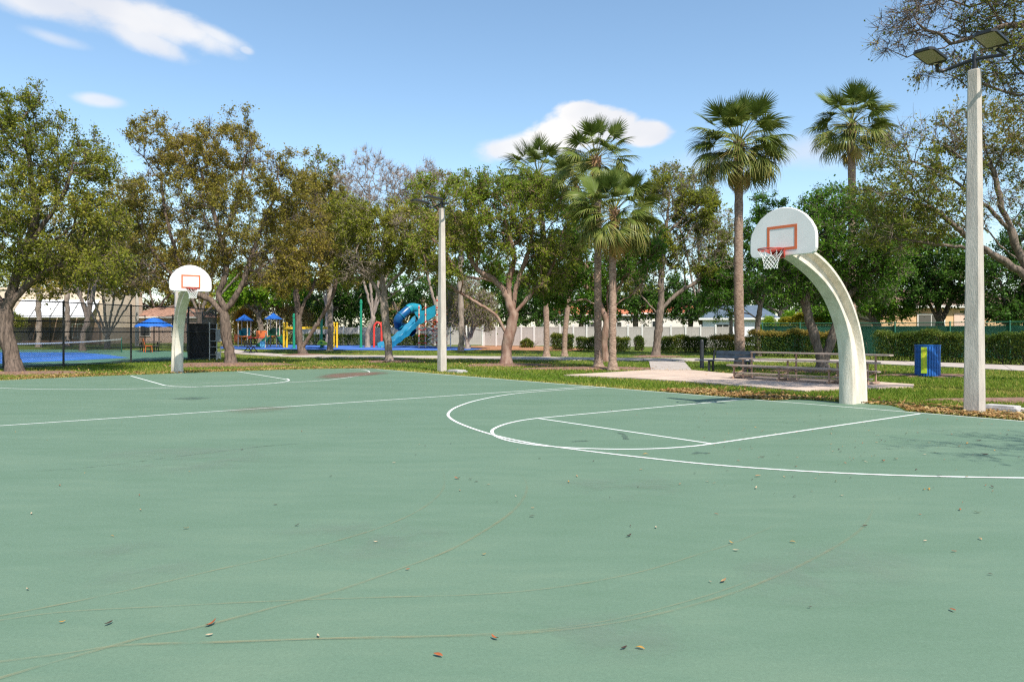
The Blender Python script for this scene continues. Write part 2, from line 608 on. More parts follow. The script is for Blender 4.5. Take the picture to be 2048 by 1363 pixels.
# lines where the photograph shows them on the slab
tt = np.linspace(0, 1, 60)[:, None]
a_, b_ = G(752, 738), G(2048, 842)
ribbon('court_line', a_ + (b_ + (b_ - a_) * 0.3 - a_) * tt, 0.045, 0.002, M_LINE, court)                # baseline of the near goal
a_, b_ = G(1187, 772), G(0, 851)
ribbon('court_line', a_ + (b_ + (b_ - a_) * 0.7 - a_) * tt, 0.05, 0.0026, M_LINE, court)                # sideline
cline([(1075, 836), (1425, 887)], z=0.006, smooth=False)                                              # free throw line
cline([(1840, 827), (1425, 887)], z=0.008, smooth=False)
cline([(1497, 797.5), (1075, 836)], z=0.008, smooth=False)
cline([(1075, 836), (1040, 841), (1010, 848), (990, 856), (984, 863), (992, 872), (1020, 881.5), (1075, 890), (1150, 895.5), (1240, 898), (1320, 896.5), (1385, 892), (1425, 887)], z=0.010)
cline([(1212, 773.5), (1120, 779.5), (1030, 787), (960, 799), (915, 813), (897, 826), (902, 837), (930, 851), (985, 869), (1060, 885.5), (1150, 898.5), (1280, 914), (1425, 929), (1600, 941.5), (1800, 950.5), (2048, 955.5)], z=0.012, extra=[C(5.75, 4.9), C(6.2, 4.05), C(6.48, 3.1), C(6.6, 2.1), C(6.62, 1.0), C(6.62, 0.0)])
# far goal
cline([(262, 751.5), (330, 770.5)], z=0.006, smooth=False)
cline([(474, 742.3), (577, 759)], z=0.006, smooth=False)
cline([(330, 769.5), (450, 764.5), (577, 758.5)], 0.045, 0.008, M_LINE_OLD)
cline([(330, 770.5), (352, 772.3), (400, 773), (470, 771), (530, 767.5), (566, 763.5), (578, 760.2), (574, 757)], z=0.010)
cline([(-160, 769), (-60, 774), (0, 776), (90, 778), (200, 778.3), (330, 775.5), (460, 770.5), (560, 765.3), (640, 761), (700, 754), (730, 748.3), (739, 743.5), (728, 739.5), (700, 737.8)], 0.05, 0.012)
ribbon('court_line', catmull([p for p in far_edge[:9]], 4), 0.04, 0.004, M_LINE_OLD, court)


# worn traces of old arcs and stains: thin broken films on the slab
def film_material(name, col, lo, hi, scale, amt, stretch=(1, 1, 1)):
    m = bpy.data.materials.new(name)
    m.use_nodes = True
    nt = m.node_tree
    b = nt.nodes['Principled BSDF']
    b.inputs['Base Color'].default_value = (*col, 1)
    b.inputs['Roughness'].default_value = 0.8
    tcn = nn(nt, 'ShaderNodeTexCoord')
    nz = nn(nt, 'ShaderNodeTexNoise', i_Scale=scale, i_Detail=6.0, i_Roughness=0.7)
    nt.links.new(tcn.outputs['Object'], nz.inputs['Vector'])
    mr = nn(nt, 'ShaderNodeMapRange', interpolation_type='SMOOTHSTEP')
    mr.inputs['From Min'].default_value, mr.inputs['From Max'].default_value = lo, hi
    mr.inputs['To Max'].default_value = amt
    nt.links.new(nz.outputs[0], mr.inputs['Value'])
    fade = nn(nt, 'ShaderNodeAttribute', attribute_name='tint')
    nt.links.new(mth(nt, 'MULTIPLY', mr.outputs[0], fade.outputs['Fac']), b.inputs['Alpha'])
    return m


M_TRACE = film_material('worn_trace', (0.3, 0.245, 0.12), 0.2, 0.8, 5.0, 0.34)
M_STAIN = film_material('rust_stain', (0.17, 0.1, 0.07), 0.2, 0.55, 1.2, 0.8)
M_SCUFF = film_material('dark_scuff', (0.06, 0.1, 0.08), 0.35, 0.6, 6.0, 0.6)
M_GRIME = film_material('pale_grime', (0.19, 0.24, 0.19), 0.4, 0.68, 1.6, 0.45)


def trace(pts, w, z, m, fade=(0.0, 0.1, 0.9, 1.0), name='worn_trace'):
    p = catmull([G(x, y) for x, y in pts], 14)[:, :2]
    n = len(p)
    t = np.gradient(p, axis=0)
    t /= np.linalg.norm(t, axis=1)[:, None]
    s = np.stack([-t[:, 1], t[:, 0]], 1)
    wob = np.interp(np.arange(n), np.linspace(0, n, 30), np.random.default_rng(n).uniform(0.5, 1.1, 30))
    s = s * (w * wob)[:, None] / 2
    zz = np.full(n, 0.005 + (z - 0.015) * 0.2)
    v = np.concatenate([np.c_[p + s, zz], np.c_[p - s, zz]])
    q = [(i + n, i + 1 + n, i + 1, i) for i in range(n - 1)]
    k = np.linspace(0, 1, n - 1)
    tint = np.interp(k, fade, (0, 1, 1, 0))
    return link(name, mesh_np(name, v, quads=q, tint=tint), m, court)


trace([(-60, 1243), (100, 1213), (190, 1195), (330, 1164), (440, 1138), (560, 1112), (680, 1080), (780, 1048), (850, 1013), (885, 980), (888, 950), (880, 935)], 0.024, 0.015, M_TRACE, (0, .02, .6, 1))
trace([(-60, 1250), (120, 1225), (330, 1213), (560, 1202), (760, 1195), (960, 1189), (1120, 1174), (1280, 1144), (1400, 1108), (1470, 1085), (1530, 1060), (1600, 1030)], 0.020, 0.017, M_TRACE, (0, .02, .7, 1))
trace([(-60, 1375), (80, 1333), (180, 1305), (290, 1275), (400, 1254), (560, 1212), (680, 1180), (800, 1138), (900, 1100), (980, 1055), (1030, 1018), (1052, 985), (1050, 960), (1030, 938)], 0.027, 0.019, M_TRACE, (0, .02, .75, 1))
trace([(-60, 1332), (120, 1309), (240, 1292), (420, 1285), (640, 1278), (860, 1274), (1060, 1266), (1250, 1243), (1430, 1198), (1560, 1150), (1660, 1100), (1720, 1060), (1745, 1020), (1742, 990)], 0.024, 0.021, M_TRACE, (0, .02, .75, 1))
trace([(300, 1292), (500, 1284), (700, 1276), (980, 1268), (1200, 1245), (1400, 1196), (1520, 1155)], 0.014, 0.023, M_TRACE)
trace([(60, 943), (200, 932), (360, 912), (520, 893), (640, 884)], 0.025, 0.015, M_SCUFF)
trace([(1225, 862), (1245, 868), (1254, 880)], 0.09, 0.015, M_SCUFF)
trace([(1140, 883), (1180, 881)], 0.1, 0.015, M_SCUFF)
trace([(1385, 908), (1400, 905), (1420, 907)], 0.12, 0.015, M_SCUFF)


def blot(px, z, m, name, rings=((1.0, 0.0), (0.75, 0.7), (0.45, 1.0), (0.0, 1.0))):
    pts = np.array([G(x, y)[:2] for x, y in px])
    c = pts.mean(0)
    pts = catmull(np.vstack([pts, pts[:1]]), 6)[:-1]
    n = len(pts)
    v, q, tint = [], [], []
    for r, a in rings:
        v.append(np.c_[c + (pts - c) * max(r, 0.02), np.full(n, 0.0066 + (z - 0.015) * 0.3)])
    for i in range(len(rings) - 1):
        for j in range(n):
            q.append((i * n + j, i * n + (j + 1) % n, (i + 1) * n + (j + 1) % n, (i + 1) * n + j))
            tint.append((rings[i][1] + rings[i + 1][1]) / 2)
    return link(name, mesh_np(name, np.concatenate(v), quads=q, tint=tint), m, court)


RG = tuple((r, a) for r, a in zip(np.linspace(1, 0, 12), np.clip(np.linspace(0, 2.2, 12), 0, 1)))
blot([(622, 756), (650, 748), (700, 744), (770, 743), (782, 747), (740, 751), (700, 754), (650, 758)], 0.015, M_STAIN, 'rust_stain', RG)
blot([(330, 797), (390, 793), (425, 796), (380, 800)], 0.015, M_SCUFF, 'dark_stain', RG)
blot([(430, 822), (520, 812), (600, 815), (500, 828)], 0.015, M_STAIN, 'faint_stain', tuple((r, a * 0.25) for r, a in RG))

for k_, px_ in enumerate([[(120, 905), (420, 885), (640, 900), (560, 935), (260, 950)], [(520, 1060), (760, 1030), (980, 1070), (820, 1130), (600, 1120)], [(1420, 1120), (1700, 1080), (1900, 1140), (1720, 1220), (1480, 1200)], [(1080, 960), (1300, 950), (1420, 980), (1240, 1010)], [(60, 1110), (300, 1080), (430, 1130), (200, 1190)], [(1000, 1240), (1300, 1220), (1480, 1290), (1200, 1340)]]):
    blot(px_, 0.0155 + 0.0008 * k_, M_GRIME, 'weather_mark', tuple((r, a * 0.55) for r, a in RG))
# concrete
M_CONC = mat('path_concrete', (0.46, 0.4, 0.35), 0.85, col2=(0.34, 0.29, 0.255), scale=2.2, bump=0.3, bscale=60)
M_PAD = mat('pad_concrete', (0.53, 0.41, 0.32), 0.85, col2=(0.4, 0.31, 0.25), scale=1.1, bump=0.3, bscale=50)
M_WALK = mat('walk_concrete', (0.42, 0.37, 0.33), 0.85, col2=(0.32, 0.28, 0.25), scale=2.0, bump=0.3, bscale=60)


def thick_sheet(name, pts, top, m, label=None, parent=None):
    """A slab with its top a little above the grass and its edges down in the ground."""
    pts = [np.array((p[0], p[1])) for p in pts]
    a2 = sum(pts[i][0] * pts[(i + 1) % len(pts)][1] - pts[(i + 1) % len(pts)][0] * pts[i][1] for i in range(len(pts)))
    if a2 < 0:
        pts = pts[::-1]
    k = len(pts)
    v = [(p[0], p[1], float(gz(*p)) + top) for p in pts] + [(p[0], p[1], float(gz(*p)) - 0.12) for p in pts]
    f = [tuple(range(k))] + [(i + k, (i + 1) % k + k, (i + 1) % k, i) for i in range(k)]
    me = bpy.data.meshes.new(name)
    me.from_pydata(v, [], f)
    me.update()
    o = link(name, me, m, parent)
    if label:
        tag(o, label, kind='structure')
    return o


def path_slabs(name, left, right, m, label, joint=1.6):
    """A path cast in slabs: each slab is a child of the path."""
    root = empty(name, (0, 0, 0))
    tag(root, label, kind='structure')
    L_, R_ = catmull(left, 24), catmull(right, 24)

    def resample(p, n):
        d = np.r_[0, np.cumsum(np.linalg.norm(np.diff(p, axis=0), axis=1))]
        return np.stack([np.interp(np.linspace(0, d[-1], n), d, p[:, i]) for i in range(2)], 1)
    length = np.linalg.norm(np.diff(L_, axis=0), axis=1).sum()
    n = max(2, int(length / joint))
    L_, R_ = resample(L_[:, :2], n + 1), resample(R_[:, :2], n + 1)
    for i in range(n):
        g = 0.012 / joint
        q = [L_[i] + (L_[i + 1] - L_[i]) * g, L_[i + 1] - (L_[i + 1] - L_[i]) * g, R_[i + 1] - (R_[i + 1] - R_[i]) * g, R_[i] + (R_[i + 1] - R_[i]) * g]
        thick_sheet('paving_slab', q, 0.012 + 0.004 * ((i * 7) % 3), m, parent=root)
    return root


path_slabs('footpath', [G(x, y) for x, y in [(470, 699), (520, 705), (600, 709), (760, 710.5), (900, 711.5), (1100, 713.5), (1300, 716), (1450, 716.5), (1600, 717.5), (1740, 720.5), (1880, 725), (2048, 731), (2250, 739)]],
           [G(x, y) for x, y in [(440, 703.5), (490, 708.5), (600, 713.8), (760, 715), (900, 716.5), (1100, 719), (1300, 721), (1450, 721.5), (1600, 723), (1740, 727), (1880, 733), (2048, 741.5), (2250, 754)]], M_CONC,
           'pale concrete footpath crossing the lawn behind the court')
thick_sheet('seating_pad', [G(x, y) for x, y in [(1128, 750), (1200, 746), (1300, 740), (1384, 740.2), (1440, 745.5), (1530, 752), (1640, 759), (1760, 764.5), (1828, 769), (1826, 773.5), (1760, 775.5), (1680, 778), (1610, 782), (1500, 773), (1380, 763.5), (1260, 756)]], 0.02, M_PAD,
            'pinkish concrete pad under the small bleachers')
wk = empty('walkway', (0, 0, 0))
tag(wk, 'grey concrete walkway joining the pad to the footpath', kind='structure')
wl, wr = [G(1298, 722), G(1302, 739.4)], [G(1368, 722.3), G(1383, 739.6)]
for i in range(3):
    t0, t1 = i / 3 + 0.004, (i + 1) / 3 - 0.004
    thick_sheet('paving_slab', [wl[0] + (wl[1] - wl[0]) * t0, wl[0] + (wl[1] - wl[0]) * t1, wr[0] + (wr[1] - wr[0]) * t1, wr[0] + (wr[1] - wr[0]) * t0], 0.016, M_WALK, parent=wk)
# playground surfacing, tennis court, mulch
M_RUBBER = mat('rubber_blue', (0.035, 0.1, 0.36), 0.8, col2=(0.06, 0.16, 0.46), scale=1.5, bump=0.3, bscale=80)
pg_px = [(440, 692), (440, 697), (520, 698.5), (620, 699.3), (760, 700), (880, 700.5), (935, 700), (966, 698.2), (930, 694.2), (860, 692), (700, 690), (560, 689.5)]
tag(sheet('playground_surface', [G(x, y) for x, y in pg_px], 0.012, M_RUBBER), 'blue rubber safety surface under the playground', kind='structure')
M_MULCH = mat('mulch', (0.25, 0.11, 0.05), 0.95, col2=(0.4, 0.2, 0.1), scale=6.0, bump=0.9, bscale=25)
tag(sheet('mulch_ground', [G(x, y) for x, y in [(905, 697), (935, 692), (1000, 690.5), (1100, 693), (1170, 697), (1160, 701), (1080, 701), (980, 700), (930, 699)]], 0.006, M_MULCH), 'orange brown mulch bed in front of the white fence', kind='structure')
M_TGREEN = mat('tennis_green', (0.07, 0.17, 0.11), 0.8, col2=(0.1, 0.21, 0.14), scale=1.2)
M_TBLUE = mat('tennis_blue', (0.03, 0.13, 0.46), 0.75, col2=(0.05, 0.19, 0.55), scale=0.8)
tc_px = [(-260, 744), (5, 736), (127, 731.3), (262, 723.8), (376, 719), (430, 716), (420, 706), (300, 700), (120, 699), (-200, 699)]
tag(sheet('tennis_court', [G(x, y) for x, y in tc_px], 0.004, M_TGREEN), 'green hard court surface behind the chain link fence', kind='structure')
tag(sheet('tennis_court_centre', [G(x, y) for x, y in [(-200, 733), (0, 727), (130, 721.5), (258, 715.3), (215, 709), (160, 704.5), (60, 704.2), (-150, 705)]], 0.010, M_TBLUE), 'blue playing area of the court behind the chain link fence', kind='structure')
for a, b in (((-60, 722.5), (150, 716)), ((-60, 712.5), (230, 711))):
    pa, pb = G(*a), G(*b)
    ribbon('court_line', pa + (pb - pa) * np.linspace(0, 1, 8)[:, None], 0.09, 0.014, M_LINE, bpy.data.objects['tennis_court_centre'])

# ================================================================ basketball goals
M_POST = mat('goal_concrete', (0.68, 0.62, 0.52), 0.75, col2=(0.46, 0.41, 0.32), scale=3.5, bump=0.5, bscale=30, stretch=(1.6, 1.6, 0.3), detail=10.0, ramp=(0.42, 0.75))
M_BOARD = mat('board_paint', (0.74, 0.71, 0.68), 0.45, col2=(0.67, 0.64, 0.61), scale=2.0)
M_ORANGE = mat('target_paint', (0.56, 0.13, 0.045), 0.5, var=0.12)
M_RIM = mat('rim_paint', (0.4, 0.05, 0.035), 0.45, var=0.25, scale=20)
M_NET = mat('net_cord', (0.72, 0.72, 0.7), 0.8)
M_STEEL = mat('galvanised', (0.42, 0.43, 0.44), 0.45, var=0.15, metal=0.7)


def make_goal():
    root = empty('basketball_goal', (0, 0, 0))
    # swept concrete post: front edge and rear edge in side view (forward, height)
    fz = [-0.05, 0.93, 1.55, 2.12, 2.52, 2.80, 2.96]
    front = np.interp(np.linspace(0, 1, 29), np.linspace(0, 1, 7), [0.06, 0.08, 0.26, 0.68, 1.22, 1.86, 2.36])
    frontz = np.interp(np.linspace(0, 1, 29), np.linspace(0, 1, 7), fz)
    fr = catmull([(a, b, 0) for a, b in zip([0.06, 0.085, 0.25, 0.66, 1.20, 1.84, 2.36], fz)], 5)[:, :2]
    re_ = catmull([(a, b, 0) for a, b in zip([-0.50, -0.42, -0.16, 0.32, 0.96, 1.66, 2.36], [-0.05, 0.96, 1.72, 2.36, 2.84, 3.12, 3.2])], 5)[:, :2]
    n = len(fr)
    rings = []
    for i in range(n):
        t = i / (n - 1)
        z = fr[i][1]
        rec = 0.015 + 0.095 * min(1, max(0, (z - 0.25) / 1.5)) * (1 - 0.5 * max(0, (t - 0.7) / 0.3))    # web recess deepens upwards
        hw_f, hw_r = 0.15 - 0.025 * t, 0.205 - 0.055 * t
        web = min(hw_f, hw_r) - rec
        # position across depth (0 rear .. 1 front), half width
        sec = [(0.0, hw_r - 0.02), (0.03, hw_r), (0.17, hw_r), (0.30, web + 0.01), (0.66, web), (0.80, hw_f), (0.97, hw_f), (1.0, hw_f - 0.02)]
        ring = [(re_[i] + (fr[i] - re_[i]) * d, w) for d, w in sec]
        pts = [(p[0], w, p[1]) for p, w in ring] + [(p[0], -w, p[1]) for p, w in ring[::-1]]
        rings.append(pts)
    k = len(rings[0])
    mb = MB()
    f = []
    for i in range(n - 1):
        f += [(i * k + j, i * k + (j + 1) % k, (i + 1) * k + (j + 1) % k, (i + 1) * k + j) for j in range(k)]
    f += [tuple(range(k)), tuple(range((n - 1) * k, n * k))]
    mb.add(np.array(rings).reshape(-1, 3), f)
    mb.build('post', M_POST, root, smooth=True)
    # backboard: fan shaped casting with a raised lip
    outline = []
    for y, z in [(-0.60, 2.955), (-0.655, 2.985), (-0.685, 3.05), (-0.685, 3.30), (-0.66, 3.42), (-0.58, 3.565), (-0.46, 3.70), (-0.31, 3.80), (-0.15, 3.858), (0, 3.875)]:
        outline.append((y, z))
    outline += [(-y, z) for y, z in outline[-2::-1]]
    b = MB()
    kk = len(outline)
    o_ = np.array(outline)
    ctr = np.array((0, 3.4))
    inn = ctr + (o_ - ctr) * 0.975
    back = ctr + (o_ - ctr) * 0.985
    v = [(2.52, y, z) for y, z in inn] + [(2.505, y, z) for y, z in o_] + [(2.455, y, z) for y, z in o_] + [(2.44, y, z) for y, z in back]
    ff = [tuple(range(kk)), tuple(range(3 * kk, 4 * kk))]
    for r_ in range(3):
        ff += [(r_ * kk + j, r_ * kk + (j + 1) % kk, (r_ + 1) * kk + (j + 1) % kk, (r_ + 1) * kk + j) for j in range(kk)]
    b.add(v, ff)
    bb = b.build('backboard', M_BOARD, root)
    t = MB()
    y0, y1, z0, z1, w = -0.31, 0.31, 3.06, 3.53, 0.052
    for c, s in (((2.5235, 0, z1 - w / 2), (0.004, y1 - y0, w)), ((2.5235, 0, z0 + w / 2), (0.004, y1 - y0, w)), ((2.5235, y0 + w / 2, (z0 + z1) / 2), (0.004, w, z1 - z0 - 2 * w)), ((2.5235, y1 - w / 2, (z0 + z1) / 2), (0.004, w, z1 - z0 - 2 * w))):
        t.box(c, s)
    t.build('target_square', M_ORANGE, bb)
    br = MB()
    for s in (-1, 1):
        br.bar((2.44, s * 0.42, 3.1), (2.05, s * 0.06, 2.96), 0.035, 0.035)
        br.bar((2.44, s * 0.42, 3.45), (2.2, s * 0.06, 3.1), 0.03, 0.03)
    br.box((2.41, 0, 3.15), (0.06, 0.3, 0.36))
    br.build('bracket', M_STEEL, root)
    # rim with mounting plate and braces
    rc = np.array((2.52 + 0.15 + 0.229, 0, 3.055))
    ang = np.linspace(0, 2 * math.pi, 40, endpoint=False)
    rm = MB()
    rm.tube([rc + (0.229 * math.cos(a), 0.229 * math.sin(a), 0) for a in ang], 0.011, 8, closed=True)
    rm.tube([rc + (0.222 * math.cos(a), 0.222 * math.sin(a), -0.024) for a in ang], 0.008, 6, closed=True)
    rm.box((2.531, 0, 3.0), (0.014, 0.14, 0.17))
    rm.slab([(2.535, -0.07, 3.055), (2.69, -0.11, 3.05), (2.69, 0.11, 3.05), (2.535, 0.07, 3.055)], (0, 0, -0.012))
    for s in (-1, 1):
        rm.bar((2.535, s * 0.055, 2.93), (2.75, s * 0.16, 3.04), 0.012, 0.05)
        rm.slab([(2.535, s * 0.06, 3.05), (2.535, s * 0.06, 2.92), (2.70, s * 0.13, 3.03), (2.70, s * 0.13, 3.05)], (0, s * 0.008, 0))
    rim = rm.build('rim', M_RIM, root, smooth=True)
    # net: twelve loops crossing down to a narrower mouth
    net = MB()
    nst, rows = 12, 7
    rr = [0.222, 0.195, 0.165, 0.145, 0.132, 0.124, 0.122, 0.128]
    zz = [3.03, 2.97, 2.915, 2.865, 2.82, 2.775, 2.735, 2.69]
    for s in (1, -1):
        for q in range(nst):
            pts = []
            for i in range(len(rr)):
                a = 2 * math.pi * (q + s * 0.5 * max(0, i - 1) + (0.0 if i else 0)) / nst
                pts.append(rc * (1, 1, 0) + (rr[i] * math.cos(a), rr[i] * math.sin(a), zz[i]))
            net.tube(catmull(pts, 2), 0.0038, 4, cap=False)
    net.build('net', M_NET, root)
    return root


def copy_tree(o, parent=None):
    c = o.copy()
    COL.objects.link(c)
    if parent is not None:
        c.parent = parent
    for ch in list(o.children):
        copy_tree(ch, c)
    return c


goal = make_goal()
tag(goal, 'curved concrete basketball goal beside the tall light pole and bleachers', 'basketball goal', 'basketball goals')
bp_ = C(0.15, -0.62)
goal.location = (bp_[0], bp_[1], 0.0)
goal.rotation_euler = (0, 0, math.atan2(DV[1], DV[0]))
goal2 = copy_tree(goal)
tag(goal2, 'distant curved basketball goal with bright white backboard by the chain link fence', 'basketball goal', 'basketball goals')
g2 = G(358, 745)
goal2.location = (g2[0] - 0.05, g2[1] + 0.1, 0.0)
goal2.rotation_euler = (0, 0, -R(56.5))

# ================================================================ light poles
M_POLE = mat('pole_concrete', (0.5, 0.45, 0.39), 0.8, col2=(0.34, 0.3, 0.26), scale=3.5, bump=0.5, bscale=30, stretch=(2, 2, 0.4), detail=10.0, ramp=(0.4, 0.75))
M_BLACK = mat('black_metal', (0.018, 0.019, 0.022), 0.45, var=0.2)
M_LENS = mat('lamp_lens', (0.36, 0.29, 0.2), 0.35, col2=(0.29, 0.235, 0.16), scale=30.0)
M_BRASS = mat('sensor_cap', (0.6, 0.5, 0.35), 0.5)


def make_pole():
    root = empty('light_pole', (0, 0, 0))
    p = MB()
    H = 6.45
    rows = [(-0.2, 0.145), (0.0, 0.145), (1.6, 0.132), (3.2, 0.119), (4.8, 0.106), (H - 0.02, 0.093), (H, 0.088)]
    rings = []
    for z, w in rows:
        c = 0.022
        rings.append([(-w + c, -w, z), (w - c, -w, z), (w, -w + c, z), (w, w - c, z), (w - c, w, z), (-w + c, w, z), (-w, w - c, z), (-w, -w + c, z)])
    f = []
    for i in range(len(rows) - 1):
        f += [(i * 8 + j, i * 8 + (j + 1) % 8, (i + 1) * 8 + (j + 1) % 8, (i + 1) * 8 + j) for j in range(8)]
    f += [tuple(range(8)), tuple(range(len(f) // 8 * 8, len(f) // 8 * 8 + 8))]
    p.add(np.array(rings).reshape(-1, 3), f)
    p.build('shaft', M_POLE, root)
    a = MB()
    a.tube([(0, 0, H - 0.02), (0, 0, H + 0.30)], 0.042, 10)
    a.tube([(0, 0, H + 0.30), (0, 0, H + 0.36)], 0.012, 6)
    a.tube(catmull([(0.40, -0.50, H + 0.14), (0.20, -0.56, H + 0.10), (0.05, -0.50, H + 0.13), (0, -0.3, H + 0.17), (0, 0, H + 0.20), (0, 0.3, H + 0.17), (0.05, 0.50, H + 0.13), (0.20, 0.56, H + 0.10), (0.40, 0.50, H + 0.14)][:], 4), 0.034, 8)
    a.build('bracket_arm', M_BLACK, root, smooth=True)
    for s in (-1, 1):
        h = MB()
        y = s * 0.5
        out = [(-0.0, -0.12), (0.10, -0.185), (0.70, -0.185), (0.78, -0.12), (0.78, 0.12), (0.70, 0.185), (0.10, 0.185), (0.0, 0.12)]
        k = 8
        tilt = 0.07
        z = H + 0.20
        v = []
        for sc, dz in ((1.0, 0.0), (1.0, 0.045), (0.82, 0.075)):
            for x, yy in out:
                xx = 0.39 + (x - 0.39) * sc
                v.append((0.30 + xx, y + yy * sc, z + dz + tilt * xx))
        ff = [tuple(range(k)), tuple(range(2 * k, 3 * k))]
        for r_ in range(2):
            ff += [(r_ * k + j, r_ * k + (j + 1) % k, (r_ + 1) * k + (j + 1) % k, (r_ + 1) * k + j) for j in range(k)]
        h.add(v, ff)
        head = h.build('lamp_head', M_BLACK, root)
        le = MB()
        le.slab([(0.30 + x, y + yy, z - 0.006 + tilt * x) for x, yy in ((0.13, -0.155), (0.73, -0.155), (0.73, 0.155), (0.13, 0.155))], (0, 0, 0.004))
        le.build('lens', M_LENS, head)
        cp = MB()
        cp.lathe([(0.03, -0.03), (0.035, -0.01), (0.035, 0.0)], 10, (0.36, y - 0.04, z - 0.005))
        cp.build('sensor_cap', M_BRASS, head)
    return root


pole = make_pole()
tag(pole, 'near tall square concrete light pole with two black floodlights', 'light pole', 'court light poles')
pb = G(1949, 824)
pole_rot = math.atan2(DV[1], DV[0])
pole.location = (pb[0], pb[1], 0)
pole.rotation_euler = (0, 0, pole_rot)
for (x, y, Z, lab, rot) in [(884, 741, None, 'slim concrete light pole at the far corner of the green court', pole_rot),
                            (274, None, 69, 'distant light pole rising behind the blue parasol', pole_rot + 0.3), (353, None, 57, 'distant light pole rising behind the far basketball goal', pole_rot + 0.2)]:
    q = G(x, y) if Z is None else at_depth(x, Z)
    o = copy_tree(pole)
    tag(o, lab, 'light pole', 'court light poles')
    o.location = tuple(q)
    o.rotation_euler = (0, 0, rot)
M_SLABC = mat('slab_concrete', (0.4, 0.38, 0.37), 0.85, var=0.2, scale=4, bump=0.4, bscale=40)
for (x, y, w, d, h, lab) in [(2005, 822, 0.62, 0.42, 0.10, 'low concrete pull box beside the near light pole'), (914, 742.5, 0.8, 0.5, 0.05, 'low concrete pull box beside the far corner light pole')]:
    q = G(x, y)
    rt = empty('pull_box', (q[0], q[1], 0), pole_rot, lab, 'utility box')
    MB().box((0, 0, h / 2 - 0.05), (d, w, h + 0.06), bevel=0.02).build('body', M_SLABC, rt)
    MB().box((0, 0, h + 0.0), (d - 0.1, w - 0.1, 0.035), bevel=0.02).build('lid', M_SLABC, rt)

# ================================================================ bleachers, bench, bin
M_WOODP = mat('weathered_plank', (0.4, 0.32, 0.27), 0.75, col2=(0.28, 0.22, 0.185), scale=3.0, stretch=(12, 1, 12), bump=0.3, bscale=20)
M_RUSTF = mat('frame_metal', (0.32, 0.21, 0.15), 0.65, var=0.3, scale=8)
bl0 = G(1462, 757)
bl = empty('bleachers', (bl0[0], bl0[1], 0.02), math.atan2(DU[1], DU[0]), 'low three-row bleachers with weathered plank seats on the concrete pad', 'bleachers')
BL = 4.5
rows3 = [(0.0, 0.43), (0.50, 0.63), (1.0, 0.84)]          # (back, height); local x along the seats, local y away from the court
for yy, zz in rows3:
    MB().box((BL / 2 - 0.1 + yy * 0.25, yy, zz), (BL, 0.25, 0.045), bevel=0.01).build('seat_plank', M_WOODP, bl)
for yy, zz in ((0.30, 0.17), (0.78, 0.36)):
    MB().box((BL / 2 - 0.1, yy, zz), (BL, 0.24, 0.04), bevel=0.01).build('foot_plank', M_WOODP, bl)
for xx in (0.12, 1.72, 3.32, 4.2):
    fr_ = MB()
    for yy, zz in rows3:
        fr_.bar((xx, yy, 0.0), (xx, yy, zz - 0.022), 0.045, 0.045)
    fr_.bar((xx, -0.12, 0.04), (xx, 1.2, 0.04), 0.05, 0.06)
    fr_.bar((xx, 0.0, 0.15), (xx, 1.0, 0.34), 0.03, 0.03)
    fr_.bar((xx, -0.1, 0.385), (xx, 0.15, 0.385), 0.04, 0.04)
    fr_.build('support_frame', M_RUSTF, bl)
MB().bar((0.12, 0.02, 0.12), (4.2, 0.02, 0.12), 0.04, 0.05).build('bottom_rail', M_RUSTF, bl)

M_NAVY = mat('bench_plank', (0.032, 0.05, 0.075), 0.4, var=0.25, scale=6)
bq = G(1418, 742)
be = empty('park_bench', (bq[0], bq[1], 0.0), math.atan2(DU[1], DU[0]) + 0.15, 'dark blue slatted park bench at the end of the bleachers', 'bench')
for i, (yy, zz) in enumerate([(0.0, 0.44), (0.13, 0.44), (0.26, 0.43)]):
    MB().box((0.55, yy, zz), (2.3, 0.115, 0.04), bevel=0.01).build('seat_slat', M_NAVY, be)
for yy, zz in ((0.40, 0.58), (0.44, 0.74)):
    MB().box((0.9, yy, zz), (1.6, 0.04, 0.14)).build('back_slat', M_NAVY, be)
for xx in (0.0, 1.5):
    lg = MB()
    lg.bar((xx, 0.0, -0.02), (xx, 0.03, 0.42), 0.06, 0.09)
    lg.bar((xx, 0.36, -0.02), (xx, 0.32, 0.42), 0.06, 0.09)
    lg.bar((xx, -0.05, 0.40), (xx, 0.4, 0.40), 0.06, 0.05)
    lg.bar((xx, 0.36, 0.38), (xx, 0.49, 0.84), 0.05, 0.06)
    lg.build('leg', M_BLACK, be)
bo = G(1418, 738)
bpst = empty('bollard_post', (bo[0] + 0.02, bo[1] + 1.2, 0), 0.5, 'black round-topped post standing behind the park bench', 'post')
MB().lathe([(0.10, -0.05), (0.10, 0.04), (0.085, 0.07), (0.085, 1.10), (0.08, 1.16), (0.055, 1.21), (0.02, 1.23)], 16).build('body', M_BLACK, bpst, smooth=True)

